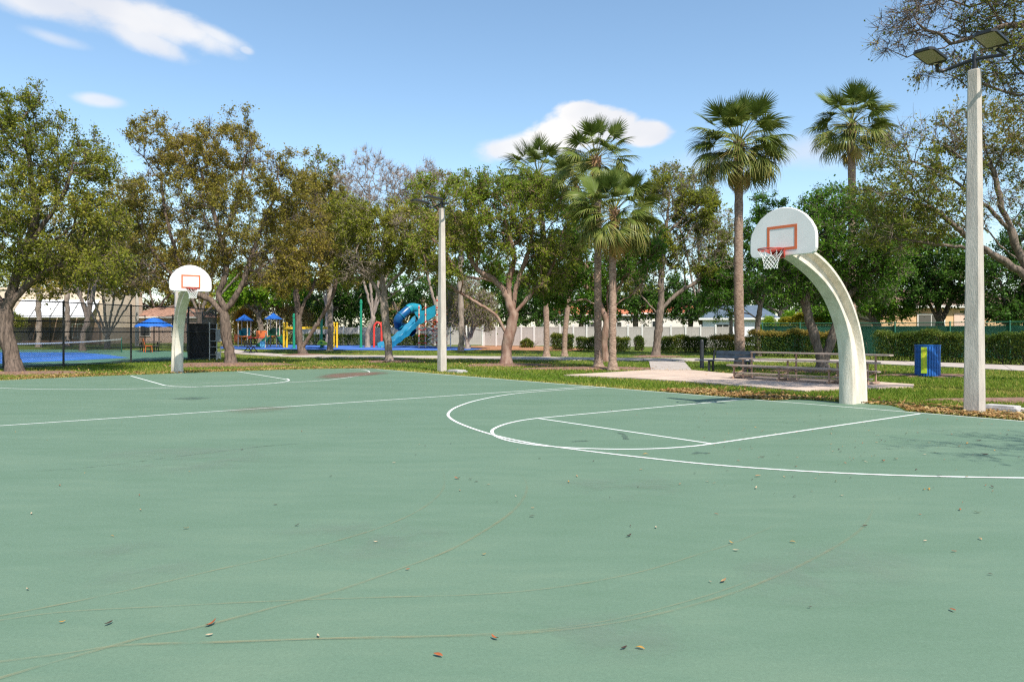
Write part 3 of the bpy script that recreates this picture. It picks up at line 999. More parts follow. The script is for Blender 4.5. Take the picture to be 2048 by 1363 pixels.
M_BIN = mat('bin_blue', (0.015, 0.115, 0.42), 0.45, var=0.25, scale=5)
M_SIGN = mat('bin_label_green', (0.36, 0.5, 0.03), 0.5, var=0.1)
M_TXT = mat('bin_label_text', (0.75, 0.62, 0.03), 0.5)
tb = G(1855, 751.5)
tbin = empty('litter_bin', (tb[0], tb[1], 0), math.atan2(-tb[0], tb[1]) - 0.05, 'blue slatted litter bin with a yellow green lettered strip', 'litter bin')
NSL = 28
for i in range(NSL):
    a = 2 * math.pi * i / NSL
    MB().box((0, 0, 0), (0.07, 0.022, 1.06), bevel=0.008).build('slat', M_BIN, tbin, loc=(0.385 * math.cos(a), 0.385 * math.sin(a), 0.55), rot=(0, 0, a + math.pi / 2))
MB().lathe([(0.355, 0.02), (0.355, 1.03), (0.34, 1.03), (0.34, 0.06)], 28).build('liner', M_BIN, tbin, smooth=True)
MB().lathe([(0.40, 1.04), (0.41, 1.06), (0.41, 1.09), (0.345, 1.09), (0.345, 1.04)], 28, cap=False).build('rim', M_BIN, tbin, smooth=True)
sgn = MB()
sgn.box((-0.085, -0.405, 0.56), (0.185, 0.012, 0.9), bevel=0.004)
sg = sgn.build('label_strip', M_SIGN, tbin)
lt = MB()
rl = np.random.default_rng(4)
for i in range(9):                                   # lettering too blurred to read: pale strokes down the strip
    zc = 0.93 - i * 0.083
    for q in range(3):
        w_, h_ = rl.uniform(0.03, 0.095), rl.uniform(0.012, 0.02)
        lt.box((-0.085 + rl.uniform(-0.015, 0.015), -0.4125, zc - 0.022 * (q - 1)), (w_, 0.003, h_))
    lt.box((-0.085 + rl.choice((-0.035, 0.035)), -0.4137, zc), (0.018, 0.003, 0.058))
lt.build('lettering', M_TXT, sg)

# ================================================================ chain link fence, tennis things
M_WIRE = mat('black_wire', (0.02, 0.022, 0.022), 0.5)
M_SCREEN = mat('windscreen_cloth', (0.03, 0.031, 0.034), 0.8, var=0.4, scale=3.0, bump=0.8, bscale=3.0, stretch=(1, 1, 0.15))
M_SCREEN_T = mat('windscreen_mesh', (0.02, 0.021, 0.022), 0.9, alpha=0.72)
M_GPOST = mat('green_metal', (0.01, 0.10, 0.06), 0.45)


def chain_panel(a, b, z0, z1, pitch, r, name, m, parent):
    """Woven wire between two posts: two sets of diagonal wires, each a thin three-sided rod."""
    a, b = np.array(a, float), np.array(b, float)
    L = np.linalg.norm(b[:2] - a[:2])
    d = (b - a) / L
    nrm = np.array((-d[1], d[0], 0)) / np.hypot(d[0], d[1])
    H = z1 - z0
    V, Q = [], []
    for s in (1, -1):
        for c in np.arange(-H, L, pitch):
            x0, x1 = c, c + H
            t0, t1 = max(0, -x0) / H, 1 - max(0, x1 - L) / H
            if t1 <= t0:
                continue
            ends = []
            for t in (t0, t1):
                x = x0 + H * t
                zz = z0 + H * (t if s > 0 else 1 - t)
                ends.append(a + d * x + np.array((0, 0, zz)))
            w = ends[1] - ends[0]
            w /= np.linalg.norm(w)
            side = np.cross(w, nrm)
            off = nrm * (s * r * 0.6)
            n0 = len(V)
            for e in ends:
                for k in range(3):
                    an = 2 * math.pi * k / 3
                    V.append(e + off + r * (math.cos(an) * nrm + math.sin(an) * side))
            Q += [(n0 + k, n0 + (k + 1) % 3, n0 + 3 + (k + 1) % 3, n0 + 3 + k) for k in range(3)]
    return link(name, mesh_np(name, np.array(V), quads=np.array(Q)), m, parent)


def chain_fence(name, pts, H, label, rails=(0.06, 0.5, 1.0), pitch=0.095, wire=0.006, post_r=0.045, m=M_WIRE, screens=None, screen_top=0.6, screen_mat=None, solid_from=None):
    pts = [np.array(p, float) for p in pts]
    root = empty(name, pts[0], 0, label, 'fence')
    o = pts[0]
    for p in pts:
        MB().lathe([(post_r, -0.3), (post_r, H), (post_r * 1.25, H + 0.01), (post_r * 1.1, H + 0.05), (0.01, H + 0.08)], 10, p - o).build('post', m, root, smooth=True)
    for i in range(len(pts) - 1):
        a, b = pts[i] - o, pts[i + 1] - o
        for t in rails:
            MB().tube([a + (0, 0, H * t), b + (0, 0, H * t)], post_r * 0.55, 8).build('rail', m, root, smooth=True)
        if pitch:
            chain_panel(a, b, 0.03, H * 0.995, pitch, wire, 'wire_mesh', m, root)
        if screens and i in screens:
            d = (b - a) / np.linalg.norm(b - a)
            n_ = np.array((-d[1], d[0], 0))
            nseg = 24
            v = []
            rgn = np.random.default_rng(i + len(pts))
            for zt in np.linspace(0.04, screen_top * H, 7):
                for k in range(nseg + 1):
                    v.append(a + (b - a) * (k / nseg) + n_ * (0.06 + rgn.uniform(-0.015, 0.015)) + (0, 0, zt))
            q = [(r_ * (nseg + 1) + k, r_ * (nseg + 1) + k + 1, (r_ + 1) * (nseg + 1) + k + 1, (r_ + 1) * (nseg + 1) + k) for r_ in range(6) for k in range(nseg)]
            link('windscreen', mesh_np('windscreen', np.array(v), quads=q, smooth=True), screen_mat or M_SCREEN, root)
    return root


fpts = [G(-215, 744), G(-90, 740.5), G(7, 736.5), G(127, 731.8), G(262, 724.3), G(377, 719.3), G(432, 716)]
chain_fence('chain_link_fence', fpts, 2.9, 'tall black chain link fence along the near side of the tennis court', rails=(0.02, 0.535, 0.70, 1.0), screens=(5,), screen_top=0.70)
bk = [G(432, 716), G(405, 707), G(375, 702.5), at_depth(345, 68), at_depth(318, 76), at_depth(290, 84)]
chain_fence('chain_link_fence', bk, 2.9, 'chain link fence running away behind the far goal to the houses', rails=(0.02, 0.5, 1.0), pitch=0.16, wire=0.004, screens=(0, 1), screen_top=0.68)
fb = [at_depth(x, 70) for x in (-260, -140, -20, 100, 200, 290)]
chain_fence('chain_link_fence', fb, 2.9, 'far chain link fence with dark windscreen in front of the beige house', rails=(0.02, 0.6, 1.0), pitch=None, screens=(0, 1, 2, 3, 4), screen_top=0.6, screen_mat=M_SCREEN_T)

# net
na, nb_ = at_depth(243, 53.5), at_depth(-40, 35.0)
net = empty('tennis_net', na, 0, 'low court net with white top tape and green post', 'net')
nd = nb_ - na
MB().lathe([(0.045, -0.02), (0.045, 1.05), (0.03, 1.09)], 10).build('net_post', M_GPOST, net, smooth=True)
MB().lathe([(0.045, -0.02), (0.045, 1.05), (0.03, 1.09)], 10, nd).build('net_post', M_GPOST, net, smooth=True)
sag = lambda t: 1.0 - 0.16 * 4 * t * (1 - t) * 0.6
M_TAPE = mat('net_tape', (0.8, 0.8, 0.78), 0.7)
tp = MB()
V, Q = [], []
for k in range(21):
    t = k / 20
    p = nd * t
    V += [p + (0.02, 0, sag(t) - 0.07), p + (0.02, 0, sag(t)), p + (-0.02, 0, sag(t)), p + (-0.02, 0, sag(t) - 0.07)]
for k in range(20):
    Q += [(k * 4 + j, k * 4 + (j + 1) % 4, k * 4 + 4 + (j + 1) % 4, k * 4 + 4 + j) for j in range(4)]
tp.add(V, Q).build('top_tape', M_TAPE, net)
chain_panel(np.zeros(3), nd, 0.06, 0.82, 0.11, 0.004, 'net_mesh', M_WIRE, net)

# metal ladder frame with a grey box beside the forked tree
M_GALV = mat('pale_galvanised', (0.46, 0.47, 0.47), 0.5, var=0.15, metal=0.35)
lq = G(419, 718.5)
lad = empty('gate_frame', lq, -0.35, 'galvanised ladder-like gate frame with a grey box left of the forked tree', 'gate')
for xx, hh in ((0.0, 2.05), (0.52, 1.95)):
    MB().lathe([(0.033, -0.1), (0.033, hh), (0.043, hh + 0.01), (0.03, hh + 0.06)], 10, (xx, 0, 0)).build('upright', M_GALV, lad, smooth=True)
for zz in (0.28, 0.72, 1.05, 1.72):
    MB().tube([(0, 0, zz), (0.52, 0, zz)], 0.022, 8).build('rung', M_GALV, lad, smooth=True)
MB().box((0.70, -0.05, 1.38), (0.34, 0.16, 0.70), bevel=0.02).build('grey_box', mat('box_grey', (0.33, 0.35, 0.37), 0.5), lad)
MB().tube([(0.80, 0, -0.05), (0.80, 0, 1.05)], 0.02, 8).build('box_leg', M_GALV, lad, smooth=True)
for i, (xx, zz, c, lab) in enumerate([(0.86, 0.86, (0.5, 0.36, 0.08), 'yellow warning plate hung below the grey box'), ]):
    MB().box((0.93, -0.06, 0.9), (0.16, 0.02, 0.26)).build('yellow_plate', mat('plate_yellow', c, 0.5), lad)
wb = G(436, 717)
MB().lathe([(0.12, 0.0), (0.16, 0.38), (0.175, 0.38), (0.17, 0.40), (0.14, 0.38), (0.11, 0.03)], 16).build('bucket', mat('white_plastic', (0.7, 0.7, 0.68), 0.4), None, smooth=True, loc=wb)
tag(bpy.data.objects['bucket'], 'white bucket on the ground beside the gate frame', 'bucket')

# blue parasol over a picnic table, orange chair
M_PARA = mat('parasol_blue', (0.015, 0.14, 0.58), 0.6, var=0.12, scale=2)
M_WOODD = mat('dark_wood', (0.06, 0.05, 0.045), 0.7, var=0.3)
pq = at_depth(308, 55)
par = empty('parasol', pq, 0.2, 'blue two-tier parasol behind the chain link fence', 'parasol')
MB().lathe([(0.06, -0.1), (0.045, 0.1), (0.04, 2.55)], 10).build('pole', M_BLACK, par, smooth=True)
V, Q = [], []
for r_, z in ((1.40, 1.85), (1.38, 1.92), (1.05, 2.16), (0.62, 2.32), (0.60, 2.38), (0.32, 2.50), (0.02, 2.56)):
    for k in range(48):
        a = 2 * math.pi * k / 48
        sc = 1 - 0.035 * (1 - math.cos((k % 6) / 6 * 2 * math.pi)) * (1 if r_ > 0.7 else 0.3)
        V.append((r_ * sc * math.cos(a), r_ * sc * math.sin(a), z + (0.03 * (1 - math.cos((k % 6) / 6 * 2 * math.pi)) if r_ > 1.2 else 0)))
for i in range(6):
    Q += [(i * 48 + k, i * 48 + (k + 1) % 48, (i + 1) * 48 + (k + 1) % 48, (i + 1) * 48 + k) for k in range(48)]
link('canopy', mesh_np('canopy', np.array(V), quads=np.array(Q), smooth=True), M_PARA, par)
for k in range(8):
    a = 2 * math.pi * k / 8
    MB().bar((0.05 * math.cos(a), 0.05 * math.sin(a), 2.35), (1.32 * math.cos(a), 1.32 * math.sin(a), 1.87), 0.015, 0.02).build('rib', M_BLACK, par)
tq = pq + np.array((-0.1, -0.5, 0))
tab = empty('picnic_table', tq, 0.3, 'dark picnic table under the blue parasol', 'table')
MB().box((0, 0, 0.74), (1.6, 0.7, 0.05), bevel=0.02).build('table_top', M_WOODD, tab)
for s in (-1, 1):
    MB().box((0, s * 0.62, 0.44), (1.6, 0.26, 0.045), bevel=0.02).build('seat', M_WOODD, tab)
    l_ = MB()
    for q_ in (-1, 1):
        l_.bar((s * 0.55, 0, 0.72), (s * 0.55, q_ * 0.6, -0.03), 0.05, 0.07)
    l_.bar((s * 0.55, -0.7, 0.4), (s * 0.55, 0.7, 0.4), 0.04, 0.06)
    l_.build('leg', M_BLACK, tab)
M_OR = mat('orange_plastic', (0.62, 0.13, 0.03), 0.5, var=0.12)
ch = empty('chair', pq + np.array((0.35, -1.6, 0)), 2.3, 'orange chair beside the picnic table under the parasol', 'chair')
MB().box((0, 0, 0.45), (0.5, 0.5, 0.05), bevel=0.05).build('seat', M_OR, ch)
MB().slab([(-0.24, 0.24, 0.48), (0.24, 0.24, 0.48), (0.2, 0.36, 1.0), (-0.2, 0.36, 1.0)], (0, 0.03, 0)).build('backrest', M_OR, ch)
for sx in (-1, 1):
    for sy in (-1, 1):
        MB().bar((sx * 0.2, sy * 0.2, 0.43), (sx * 0.24, sy * 0.24, -0.02), 0.04, 0.04).build('leg', M_OR, ch)

# ================================================================ playground
M_TEAL = mat('slide_teal', (0.01, 0.21, 0.29), 0.35, var=0.15, scale=1.0)
M_BLUES = mat('slide_blue', (0.01, 0.085, 0.22), 0.32, var=0.2, scale=1.2)
M_WAVE = mat('slide_wave', (0.012, 0.17, 0.29), 0.35, var=0.3, scale=1.4)
M_RED = mat('play_red', (0.6, 0.05, 0.035), 0.4, var=0.1)
M_YEL = mat('play_yellow', (0.7, 0.43, 0.02), 0.45, var=0.1)
M_GRN = mat('play_green', (0.01, 0.22, 0.12), 0.45, var=0.1)
M_DGRN = mat('slide_green', (0.012, 0.11, 0.06), 0.4, var=0.15)
M_TAN = mat('play_tan', (0.55, 0.47, 0.36), 0.5, var=0.1)
M_BRICKR = mat('play_orange', (0.6, 0.15, 0.04), 0.45, var=0.12)
M_ROOFB = mat('play_roof_blue', (0.012, 0.09, 0.36), 0.4, var=0.15)
M_LIME = mat('play_lime', (0.3, 0.5, 0.05), 0.45)
M_WHITE = mat('play_white', (0.72, 0.72, 0.7), 0.5)
ZT = 64.0
gz0 = float(gz(0, ZT))
tw = empty('play_tower', at_depth(845, ZT), 0, 'big play tower with blue tube slide and teal wave slide', 'play structure')
tb0 = at_depth(845, ZT)


def T(x, y, dd=0.0):
    return P(x, y, ZT + dd) - tb0


tube = catmull([T(838, 618, 1.4), T(822, 616, 0.9), T(806, 628, 0.4), T(796, 640, 0.3), T(800, 652, 0.9), T(815, 657, 1.2), T(826, 665, 0.9)], 8)
tube = tube[np.r_[True, np.linalg.norm(np.diff(tube, axis=0), axis=1) > 1e-4]]
ts = MB().tube(tube, 0.40, 18, cap=False).build('tube_slide', M_BLUES, tw, smooth=True)
for k in (8, 18, 30):
    k = min(k, len(tube) - 2)
    MB().tube([tube[k] - (tube[k + 1] - tube[k]) * 0.25, tube[k] + (tube[k + 1] - tube[k]) * 0.25], 0.47, 18).build('slide_collar', M_TEAL, ts, smooth=True)
MB().tube(tube[:12], 0.445, 18, cap=False).build('tube_hood', M_TEAL, ts, smooth=True)
# wave slide: a trough with side lips, and its hood
cl = catmull([T(838, 640, -0.4), T(826, 651, -0.6), T(815, 663, -0.8), T(805, 672, -1.0), T(794, 680, -1.2), T(784, 688, -1.4), T(770, 693, -1.5), T(762, 694.5, -1.6)], 8)
V, Q = [], []
sec = [(-0.70, 0.42), (-0.64, 0.42), (-0.56, 0.04), (-0.07, 0.0), (0.0, 0.20), (0.07, 0.0), (0.56, 0.04), (0.64, 0.42), (0.70, 0.42), (0.60, -0.12), (-0.60, -0.12)]
for i, p in enumerate(cl):
    wv = 0.05 * math.sin(i * 0.55)
    for y, z in sec:
        V.append(p + (0.62 * y, -0.78 * y, z + wv))
k = len(sec)
for i in range(len(cl) - 1):
    Q += [(i * k + j, i * k + (j + 1) % k, (i + 1) * k + (j + 1) % k, (i + 1) * k + j) for j in range(k)]
MB().add(V, Q).build('wave_slide', M_WAVE, tw, smooth=True)
hd = MB()
hd.slab([T(829, 623, -0.9), T(849, 620, -0.9), T(849, 644, -0.9), T(838, 649, -0.9), T(836, 636, -0.9), T(830, 628, -0.9)], (0, 0.06, 0))
hd.build('slide_hood', M_TEAL, tw)
MB().slab([T(853, 617, -0.8), T(871, 609, -0.8), T(871, 631, -0.8), T(853, 642, -0.8)], (0, 0.05, 0)).build('side_panel', M_TEAL, tw)
for x, yt in ((851, 606), (838, 610), (874, 592), (893, 600)):
    for dd in (-0.9, 1.2):
        a = T(x, yt, dd)
        b_ = a.copy()
        b_[2] = -0.05 + (float(gz(0, ZT + dd)) - gz0)
        MB().tube([b_, a], 0.06, 10).build('post', M_TAN, tw, smooth=True)
        if dd < 0:
            zz = 0.35
            while zz < a[2] - 0.2:
                MB().tube([(a[0], a[1], zz), (a[0], a[1], zz + 0.10)], 0.085, 10).build('post_clamp', M_RED, tw, smooth=True)
                zz += 0.62
for zz in (1.5, 2.35):
    MB().box((0.65, 0.2, zz), (2.2, 2.1, 0.10)).build('deck', mat('deck_brown', (0.06, 0.045, 0.04), 0.6), tw)
# spiral and rung climbers
for x0, dd in ((860, -1.0), (868, -1.0), (880, -0.9), (888, -0.4)):
    c = T(x0, 690, dd)
    c[2] = 0
    pts = [c + (0.20 * math.cos(a), 0.20 * math.sin(a), 0.1 + a * 0.062) for a in np.arange(0, 38, 0.35)]
    MB().tube(pts, 0.022, 6).build('spiral_climber', M_RED if x0 in (868, 888) else M_WHITE, tw, smooth=True)
for zz in np.arange(0.4, 2.3, 0.38):
    MB().tube([T(840, 690, -1.0) * (1, 1, 0) + (0, 0, zz), T(850, 690, -1.0) * (1, 1, 0) + (0, 0, zz)], 0.03, 6).build('rung', M_RED, tw)
ra = empty('play_arch', at_depth(755, ZT - 0.5), 0, 'red arched hoop climber beside the wave slide', 'play equipment')
q0 = at_depth(755, ZT - 0.5)
arch = [P(x, y, ZT - 0.5) - q0 for x, y in [(748, 694), (748, 660), (749, 651), (753, 645.5), (758, 645.5), (762, 651), (763, 660), (763, 694)]]
arch[0][2] = arch[-1][2] = -0.05
MB().tube(catmull(arch, 5), 0.10, 10).build('hoop', M_RED, ra, smooth=True)
MB().bar(arch[4] + (0, 0, 0.0), arch[4] + (0.75, 0.2, 0.05), 0.1, 0.12).build('beam', M_RED, ra)
fs = empty('flag_pole_post', at_depth(901, 62), 0, 'thin white pole at the edge of the playground', 'pole')
MB().lathe([(0.045, -0.05), (0.04, 3.7), (0.02, 3.75)], 10).build('shaft', M_WHITE, fs, smooth=True)
# yellow swing-style beam frame
ZS = 63.0
y0 = at_depth(620, ZS)
ys_ = empty('swing_frame', y0, 0, 'yellow beam frame with double posts behind the twin-stem tree', 'play structure')


def S(x, y, dd=0.0):
    return P(x, y, ZS + dd) - y0


for x in (567, 573, 668, 674):
    MB().box(S(x, 674) * (1, 1, 0) + (0, 0.1 * (x % 2), 1.02), (0.16, 0.16, 2.16), bevel=0.03).build('post', M_YEL, ys_)
    MB().lathe([(0.11, 2.10), (0.11, 2.16), (0.04, 2.22)], 10, S(x, 674) * (1, 1, 0) + (0, 0.1 * (x % 2), 0)).build('post_cap', M_YEL, ys_)
MB().box(S(620, 655.5) + (0, 0.05, 0), (4.7, 0.17, 0.2), bevel=0.02).build('top_beam', M_YEL, ys_)
for x in (600, 634):
    for s in (-0.2, 0.2):
        p = S(x, 657) + (s, 0.05, 0)
        MB().tube([p, p * (1, 1, 0) + (0, 0, 0.55)], 0.012, 5).build('chain', M_STEEL, ys_)
    MB().box(S(x, 657) * (1, 1, 0) + (0, 0.05, 0.53), (0.5, 0.2, 0.04)).build('swing_seat', M_BLACK, ys_)
for i, (x, yt, lab) in enumerate([(588, 628, 'leftmost green shade sail post in the playground'), (643, 634, 'green shade sail post behind the leaning tree stem'), (722, 600, 'green shade sail post beside the red barked tree')]):
    q = at_depth(x, 61.5 + i)
    pst = empty('shade_post', q, 0, lab, 'post', 'green playground posts')
    top = P(x, yt, 61.5 + i)[2] - q[2]
    MB().lathe([(0.16, -0.05), (0.16, 0.1), (0.115, 0.12), (0.105, top), (0.05, top + 0.06)], 12).build('shaft', M_GRN, pst, smooth=True)
    MB().lathe([(0.13, top - 0.3), (0.13, top - 0.1)], 12).build('collar', M_GRN, pst)
# lime spring rider
sr = empty('spring_rider', at_depth(646, 62), 0, 'low lime green spring rocker by the yellow frame', 'play equipment')
MB().tube(catmull([(-0.45, 0, 0.35), (-0.2, 0, 0.62), (0.1, 0, 0.5), (0.4, 0, 0.35)], 5), 0.09, 8).build('body', M_LIME, sr, smooth=True)
MB().tube([(0.12 * math.cos(a), 0.12 * math.sin(a), 0.01 + a * 0.014) for a in np.arange(0, 26, 0.4)], 0.018, 5).build('spring', M_BLACK, sr)
MB().box((0, 0, 0.33), (0.9, 0.4, 0.12), bevel=0.05).build('seat', M_LIME, sr)
# small roofed play house set
ZP = 66.0
p0 = at_depth(515, ZP)
ph = empty('play_house_set', p0, 0, 'small play set with two blue pyramid roofs and green slide', 'play structure')


def H_(x, y, dd=0.0):
    return P(x, y, ZP + dd) - p0


for x, ya, yb, w in ((489, 628, 641, 28), (547, 625.5, 638, 28)):
    ap, e0 = H_(x, ya), H_(x, yb)
    hw = w / 2 * ZP / FPX
    ro = MB()
    ro.add([e0 + (-hw, -hw, 0), e0 + (hw, -hw, 0), e0 + (hw, hw, 0), e0 + (-hw, hw, 0), ap], [(0, 1, 4), (1, 2, 4), (2, 3, 4), (3, 0, 4), (3, 2, 1, 0)])
    ro.build('roof', M_ROOFB, ph)
    for sx in (-0.42, 0.42):
        for sy in (-0.42, 0.42):
            MB().tube([(e0[0] + sx, sy, -0.05), (e0[0] + sx, sy, e0[2] + 0.02)], 0.05, 8).build('post', M_TAN, ph, smooth=True)
    MB().box((e0[0], 0, 0.95), (0.95, 0.95, 0.08)).build('deck', M_BRICKR, ph)
    MB().box((e0[0], 0.40, 1.35), (0.8, 0.05, 0.7)).build('back_panel', M_TEAL if x < 500 else M_DGRN, ph)
    MB().box((e0[0] - 0.40, 0, 1.25), (0.05, 0.8, 0.55)).build('side_panel', M_TEAL if x < 500 else M_DGRN, ph)
lx, rx = H_(489, 660)[0], H_(547, 660)[0]
MB().box(((lx + rx) / 2 + 0.4, -0.3, 1.15), (rx - lx - 1.6, 0.06, 0.65), bevel=0.01).build('bridge_panel', M_BRICKR, ph)
MB().box(((lx + rx) / 2, 0.1, 0.82), (rx - lx - 0.9, 0.9, 0.08)).build('bridge_deck', M_RED, ph)
MB().box((lx - 0.62, -0.2, 0.8), (0.5, 0.06, 0.7), bevel=0.02).build('climb_panel', M_BRICKR, ph)
for a, b_ in (((rx + 0.5, -0.2, 0.95), (rx + 1.3, -0.9, 0.1)), ((rx - 0.2, -0.5, 0.95), (rx - 0.75, -1.5, 0.08))):
    a, b_ = np.array(a), np.array(b_)
    cc = catmull([a, a + (b_ - a) * 0.4 + (0, 0, -0.05), a + (b_ - a) * 0.8 - (0, 0, 0.05), b_ + (b_ - a) * (0.15, 0.15, 0)], 5)
    V, Q = [], []
    dirn = (b_ - a)[:2] / np.linalg.norm((b_ - a)[:2])
    sd_ = np.array((-dirn[1], dirn[0], 0))
    for p in cc:
        for y, z in ((-0.3, 0.2), (-0.26, 0.2), (-0.22, 0.0), (0.22, 0.0), (0.26, 0.2), (0.3, 0.2), (0.24, -0.05), (-0.24, -0.05)):
            V.append(p + sd_ * y + (0, 0, z))
    for i in range(len(cc) - 1):
        Q += [(i * 8 + j, i * 8 + (j + 1) % 8, (i + 1) * 8 + (j + 1) % 8, (i + 1) * 8 + j) for j in range(8)]
    MB().add(V, Q).build('slide', M_DGRN, ph, smooth=True)
cyan = empty('activity_board', at_depth(525, ZP - 3.2), 0.2, 'small pale blue play panel at the foot of the play set', 'play equipment')
MB().box((0, 0, 0.28), (0.42, 0.08, 0.6), bevel=0.02).build('board', mat('cyan_panel', (0.1, 0.36, 0.52), 0.5), cyan)
MB().lathe([(0.03, -0.05), (0.03, 1.3)], 8, (0.24, 0, 0)).build('post', M_TAN, cyan)
# black bench in front of the playground
M_IRON = mat('cast_iron', (0.02, 0.02, 0.023), 0.4)
b2 = empty('iron_bench', G(507, 704.5), 2.2, 'black iron bench beside the path near the play set', 'bench')
for yy in (0.0, 0.13, 0.26, 0.39):
    MB().box((0, yy, 0.44), (1.5, 0.1, 0.035)).build('seat_slat', M_IRON, b2)
for zz in (0.58, 0.72, 0.86):
    MB().box((0, 0.47 + (zz - 0.58) * 0.3, zz), (1.5, 0.03, 0.09)).build('back_slat', M_IRON, b2)
for s in (-0.68, 0.68):
    lg = MB()
    lg.bar((s, 0.2, 0.42), (s, -0.12, -0.02), 0.05, 0.06)
    lg.bar((s, 0.2, 0.42), (s, 0.52, -0.02), 0.05, 0.06)
    lg.bar((s, 0.42, 0.4), (s, 0.57, 0.92), 0.05, 0.05)
    lg.tube(catmull([(s, -0.02, 0.44), (s, -0.06, 0.6), (s, 0.2, 0.66), (s, 0.48, 0.64)], 4), 0.025, 6)
    lg.build('leg', M_IRON, b2)

# ================================================================ white fence
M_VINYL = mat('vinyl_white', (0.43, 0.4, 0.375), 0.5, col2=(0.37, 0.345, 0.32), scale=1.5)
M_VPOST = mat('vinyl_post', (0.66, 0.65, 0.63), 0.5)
wa, wb2 = at_depth(968, 69), at_depth(1462, 61.5)
wf = empty('panel_fence', wa, 0, 'long off-white vinyl panel fence behind the hedges', 'fence')
wd = wb2 - wa
NP = 18
ang_w = math.atan2(wd[1], wd[0])
pl = np.linalg.norm(wd[:2]) / NP
pm, bm_ = None, None
for i in range(NP + 1):
    p = wd * (i / NP)
    zb = float(gz(0, (wa + p)[1])) - gz0 * 0 - wa[2]
    o = link('post', pm, None, wf, (p[0], p[1], zb), (0, 0, ang_w)) if pm else MB().box((0, 0, 0.9), (0.13, 0.13, 2.0)).box((0, 0, 1.92), (0.16, 0.16, 0.05)).box((0, 0, 1.975), (0.15, 0.15, 0.06), taper=0.2).build('post', M_VPOST, wf, loc=(p[0], p[1], zb), rot=(0, 0, ang_w))
    pm = o.data
    if i < NP:
        c = wd * ((i + 0.5) / NP)
        if bm_ is None:
            mb = MB()
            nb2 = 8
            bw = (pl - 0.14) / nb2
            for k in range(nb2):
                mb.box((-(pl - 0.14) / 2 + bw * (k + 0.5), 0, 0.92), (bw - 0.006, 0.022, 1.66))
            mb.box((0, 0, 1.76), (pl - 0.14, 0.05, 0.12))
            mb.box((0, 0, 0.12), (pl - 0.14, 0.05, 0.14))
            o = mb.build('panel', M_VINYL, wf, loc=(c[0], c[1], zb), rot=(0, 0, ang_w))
            bm_ = o.data
        else:
            link('panel', bm_, None, wf, (c[0], c[1], zb), (0, 0, ang_w))
M_TIMBER = mat('timber_post', (0.26, 0.2, 0.15), 0.85, var=0.3, scale=4, stretch=(4, 4, 0.4), bump=0.4, bscale=20)
ut = empty('timber_post', at_depth(1462, 52), 0, 'tall weathered timber post at the end of the white fence', 'post')
MB().lathe([(0.14, -0.1), (0.135, 1.2), (0.12, 2.95), (0.10, 3.0)], 12).build('shaft', M_TIMBER, ut, smooth=True)
# green screened fence on the right
M_GSCREEN = mat('green_screen', (0.008, 0.085, 0.045), 0.85, col2=(0.02, 0.13, 0.075), scale=2.5, bump=0.6, bscale=4.0)
gpts = [at_depth(1525, 53), at_depth(1600, 51), at_depth(1690, 49), at_depth(1790, 46.5), at_depth(1900, 44), at_depth(2020, 41.5), at_depth(2140, 39), at_depth(2300, 36.5)]
chain_fence('screened_fence', gpts, 2.15, 'chain link fence with dark green screening behind the right-hand hedges', rails=(0.03, 1.0), pitch=0.11, wire=0.004, m=mat('green_wire', (0.03, 0.14, 0.09), 0.5), screens=range(7), screen_top=0.9, screen_mat=M_GSCREEN)

# ================================================================ houses
M_BEIGE = mat('stucco_beige', (0.62, 0.5, 0.38), 0.85, var=0.1, scale=1.0, bump=0.2, bscale=30)
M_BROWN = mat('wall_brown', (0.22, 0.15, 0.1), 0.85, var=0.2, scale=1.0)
M_AWN = mat('awning_white', (0.78, 0.78, 0.8), 0.55, var=0.05)
M_GLASS = mat('window_glass', (0.03, 0.035, 0.04), 0.08, spec=0.8)
M_TRIM = mat('trim_white', (0.7, 0.68, 0.64), 0.6)
M_PEACH = mat('stucco_peach', (0.66, 0.43, 0.24), 0.85, var=0.08, scale=1.0, bump=0.2, bscale=30)
M_TILE = mat('roof_terracotta', (0.5, 0.15, 0.07), 0.8, var=0.3, scale=2.5, stretch=(1, 8, 1))
M_BROOF = mat('roof_blue_grey', (0.1, 0.135, 0.18), 0.6, var=0.15, scale=2)


